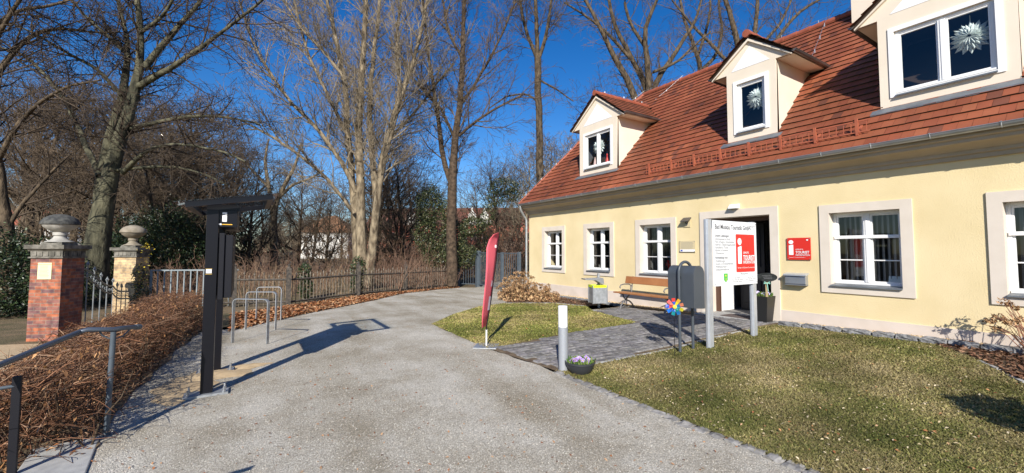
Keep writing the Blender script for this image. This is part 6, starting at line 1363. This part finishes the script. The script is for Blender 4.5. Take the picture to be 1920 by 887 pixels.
# climber with yellow blossoms on the yellow pillar
cb = [blob(268, 560, 11.8, .32, .35), blob(262, 520, 12, .2, .4), blob(290, 575, 11.6, .35, .25)]
cl = leafmass('climbing_shrub', cb, 1500, IV+[(.2, .12, .06)], .02, .04, 'tangled shrub with yellow blossoms climbing beside the yellow brick pillar', 'climber')
yb_ = []
P_ = []
for k in range(110): q = random.choice([(265, 500, .09, .28), (272, 490, .07, .2), (262, 530, .1, .22), (276, 464, .06, .05)]); p_ = PD(q[0], q[1], 11.6); P_.append(p_+np.random.normal(0, 1, 3)*[q[2], q[2], q[3]])
P_ = np.array(P_); leaves('yellow_blossom', P_[:, :2], P_[:, 2], [(.85, .62, .05), (.8, .7, .15)], .02, .035, parent=cl, kind=None)

# ------------------------------------------------ hedge of the left side: arching brown shoots
def hedge():
    reg = [(-1.05, 4.75), (-1.12, 5.6), (-.98, 8.8), (-.72, 11.2), (-.95, 12.2), (-1.9, 12.4), (-2.1, 9), (-2.2, 6.9), (-2.9, 6.4), (-4.8, 6.2), (-4.8, 5.2), (-2.6, 4.95), (-1.7, 4.75)]
    th = thing('hedge', (-1.5, 7.5, -.2), 'clipped brown leafless hedge along the left side of the gravel path', 'hedge')
    P = scatter(reg, 5200); rnd = np.random; Pl = []; Rl = []; Cl = []
    CC = [(.18, .085, .045), (.25, .125, .07), (.12, .06, .035), (.32, .2, .125), (.08, .045, .03)]
    t = {}
    def add(pts, r0, col): 
        Pl.append(pts); Rl.append([r0, r0*.85, r0*.65, r0*.3]); Cl.append(col)
    for x, y in P:
        top = .75+.04*math.sin(x*3+y*1.7)-.24*sm((-1.3-x)/1.1); g0 = G(x, y); z0 = g0+random.random()**.7*(top-g0-.03)
        a = random.gauss(-.15, 1.3); e = random.uniform(-.15, .9); L = random.uniform(.2, .5); d = np.array([math.cos(a), math.sin(a), e]); d /= np.linalg.norm(d); p = np.array([x, y, z0]); pts = [p-d*L*.5]
        for k in range(3): d = d+rnd.normal(0, .2, 3)+[0, 0, -.03]; d /= np.linalg.norm(d); pts.append(pts[-1]+d*L/2.5)
        if max(q[2] for q in pts) > top+.07: continue
        add(pts, random.uniform(.003, .0065), np.array(random.choice(CC))*random.uniform(.6, 1.4))
        for j in range(2):
            b0 = pts[random.randint(0, 2)]; d2 = d+rnd.normal(0, .7, 3); d2 /= np.linalg.norm(d2); l2 = random.uniform(.08, .2); q = [b0]
            for k in range(3): d2 = d2+rnd.normal(0, .2, 3); d2 /= np.linalg.norm(d2); q.append(q[-1]+d2*l2/3)
            add(q, .0028, np.array(random.choice(CC))*random.uniform(.7, 1.5))
    for k in range(330):                             # upright stems at the base
        x, y = scatter(reg, 1)[0]; g0 = G(x, y); pts = [np.array([x, y, g0-.02])]; d = np.array([random.uniform(-.3, .3), random.uniform(-.3, .3), 1])
        for j in range(3): d = d+rnd.normal(0, .2, 3); pts.append(pts[-1]+d/np.linalg.norm(d)*.22)
        add(pts, random.uniform(.006, .012), np.array((.1, .07, .045))*random.uniform(.7, 1.4))
    P = np.array(Pl); Rr = np.array(Rl); K = len(P); T = np.empty_like(P); T[:, 1:-1] = P[:, 2:]-P[:, :-2]; T[:, 0] = P[:, 1]-P[:, 0]; T[:, -1] = P[:, -1]-P[:, -2]; T /= np.linalg.norm(T, axis=2, keepdims=True)+1e-9
    A = np.cross(T, rnd.normal(0, 1, (K, 1, 3)).repeat(4, 1)); A /= np.linalg.norm(A, axis=2, keepdims=True)+1e-9; B = np.cross(T, A); an = np.arange(3)*2.0944
    V = (P[:, :, None]+Rr[:, :, None, None]*(A[:, :, None]*np.cos(an)[None, None, :, None]+B[:, :, None]*np.sin(an)[None, None, :, None])).reshape(-1, 3)
    idx = np.arange(K*12).reshape(K, 4, 3); a = idx[:, :-1]; b = np.roll(idx, -1, 2)[:, :-1]; c = np.roll(idx, -1, 2)[:, 1:]; d = idx[:, 1:]
    F_ = np.stack([a, b, c, d], -1).reshape(-1, 4); fastmesh('twigs', V, F_, MT['hedge'], parent=th, cols=np.repeat(np.array(Cl), 9, axis=0))
    PL = scatter(reg, 4200); z = np.array([G(x, y)+random.random()*(.74-.24*sm((-1.3-x)/1.1)-G(x, y)) for x, y in PL]); leaves('dry_leaf', PL, z, [(.3, .15, .06), (.4, .22, .1), (.22, .11, .05)], .01, .024, mat='leaf', parent=th, tilt=1.5, kind='stuff')
    Pg = scatter(reg, 3500); tag(leaves('fallen_leaves', Pg, Gv(Pg)+.01, LC, .012, .03, .03), 'dry brown leaves on the soil under the hedge', 'leaves')
    sheet('hedge_bed', [(-1.05, 4.7), (-1.1, 5.6), (-.96, 8.8), (-.7, 11.3), (-.9, 12.6), (-2.2, 12.6), (-2.4, 6.6), (-5, 6.3), (-5, 4.9), (-1.9, 4.9)], MT['soil'], .012, jitter=.05)
hedge()
# ------------------------------------------------ dry hydrangeas
def hydrangea(c, r, h, n, lab, heads, seed, dense=True, cols=((.4, .24, .12), (.5, .34, .18), (.3, .17, .09)), stemc=(.3, .19, .1)):
    c = uv(c); rs = random.Random(seed); th = thing('dry_hydrangea', c, lab, 'shrub', 'withered hydrangeas'); mb = MB(); hd = []
    for k in range(n):
        a = rs.uniform(0, 6.28); q = r*.35*math.sqrt(rs.random()); o = c+[q*math.cos(a), q*math.sin(a), 0]; out = rs.random()**.6; tip = c+[r*out*math.cos(a), r*out*math.sin(a), h*(1-.55*out**2)*rs.uniform(.6, 1.05)]
        m_ = (o+tip)/2+[0, 0, .12*h]; mb.tube([o, m_, tip], [.006, .005, .003], 4, col=tuple(np.array(stemc)*rs.uniform(.6, 1.4))); hd.append(tip)
        if rs.random() < .5: tip2 = m_+(tip-m_)*.6+np.array([rs.uniform(-.1, .1), rs.uniform(-.1, .1), .08]); mb.tube([m_, tip2], [.004, .002], 4, col=tuple(np.array(stemc)*rs.uniform(.6, 1.4))); hd.append(tip2)
    obj('stems', mb, MT['hedge'], th); P = []
    rs.shuffle(hd)
    for k, tpt in enumerate(hd[:heads]):
        rr_ = rs.uniform(.05, .09)
        for j in range(46):
            u = np.random.normal(0, 1, 3); u /= np.linalg.norm(u); u[2] *= .6; P.append(tpt+u*rr_*np.random.uniform(.5, 1))
    P = np.array(P); leaves('flower_head', P[:, :2], P[:, 2], cols, .012, .024, parent=th, tilt=1.4, kind='stuff')
    if dense:
        m_ = 1800; a = np.random.uniform(0, 6.28, m_); q = r*np.sqrt(np.random.random(m_)); z = np.random.random(m_)*h*.55*(1-(q/r)**2*.6); leaves('dead_leaf', np.c_[c[0]+q*np.cos(a), c[1]+q*np.sin(a)], c[2]+z, cols, .02, .05, parent=th, tilt=1.5, kind='stuff')
    return th
hydrangea(PD(975, 560, 14.6)*[1, 1, 0]+[0, 0, G(8.3, 12)], .78, .95, 130, 'large withered hydrangea heap before the downpipe at the house corner', 90, 1)
hydrangea(PD(1020, 563, 14.0)*[1, 1, 0], .5, .55, 60, 'lower right withered hydrangea beside the large one', 34, 2)
hydrangea(np.array([9.35, 1.05, .2]), .65, .95, 46, 'bare reddish hydrangea with few dry heads at the right edge under the last window', 16, 3, False, ((.35, .2, .1), (.45, .28, .14)), (.28, .14, .09))
hydrangea(np.array([9.0, .2, .2]), .55, .85, 36, 'bare hydrangea partly outside the right picture edge', 12, 4, False, ((.35, .2, .1), (.45, .28, .14)), (.28, .14, .09))
# evergreen beside the lawn, out of the picture to the right, whose shade lies on the grass
leafmass('laurel_bush', [(5.35, -.6, 1.02, .42, .42, .42), (5.75, -.8, .75, .45, .45, .45)], 2600, YEW, .03, .07, 'evergreen bush at the near right end of the large lawn', 'bush')
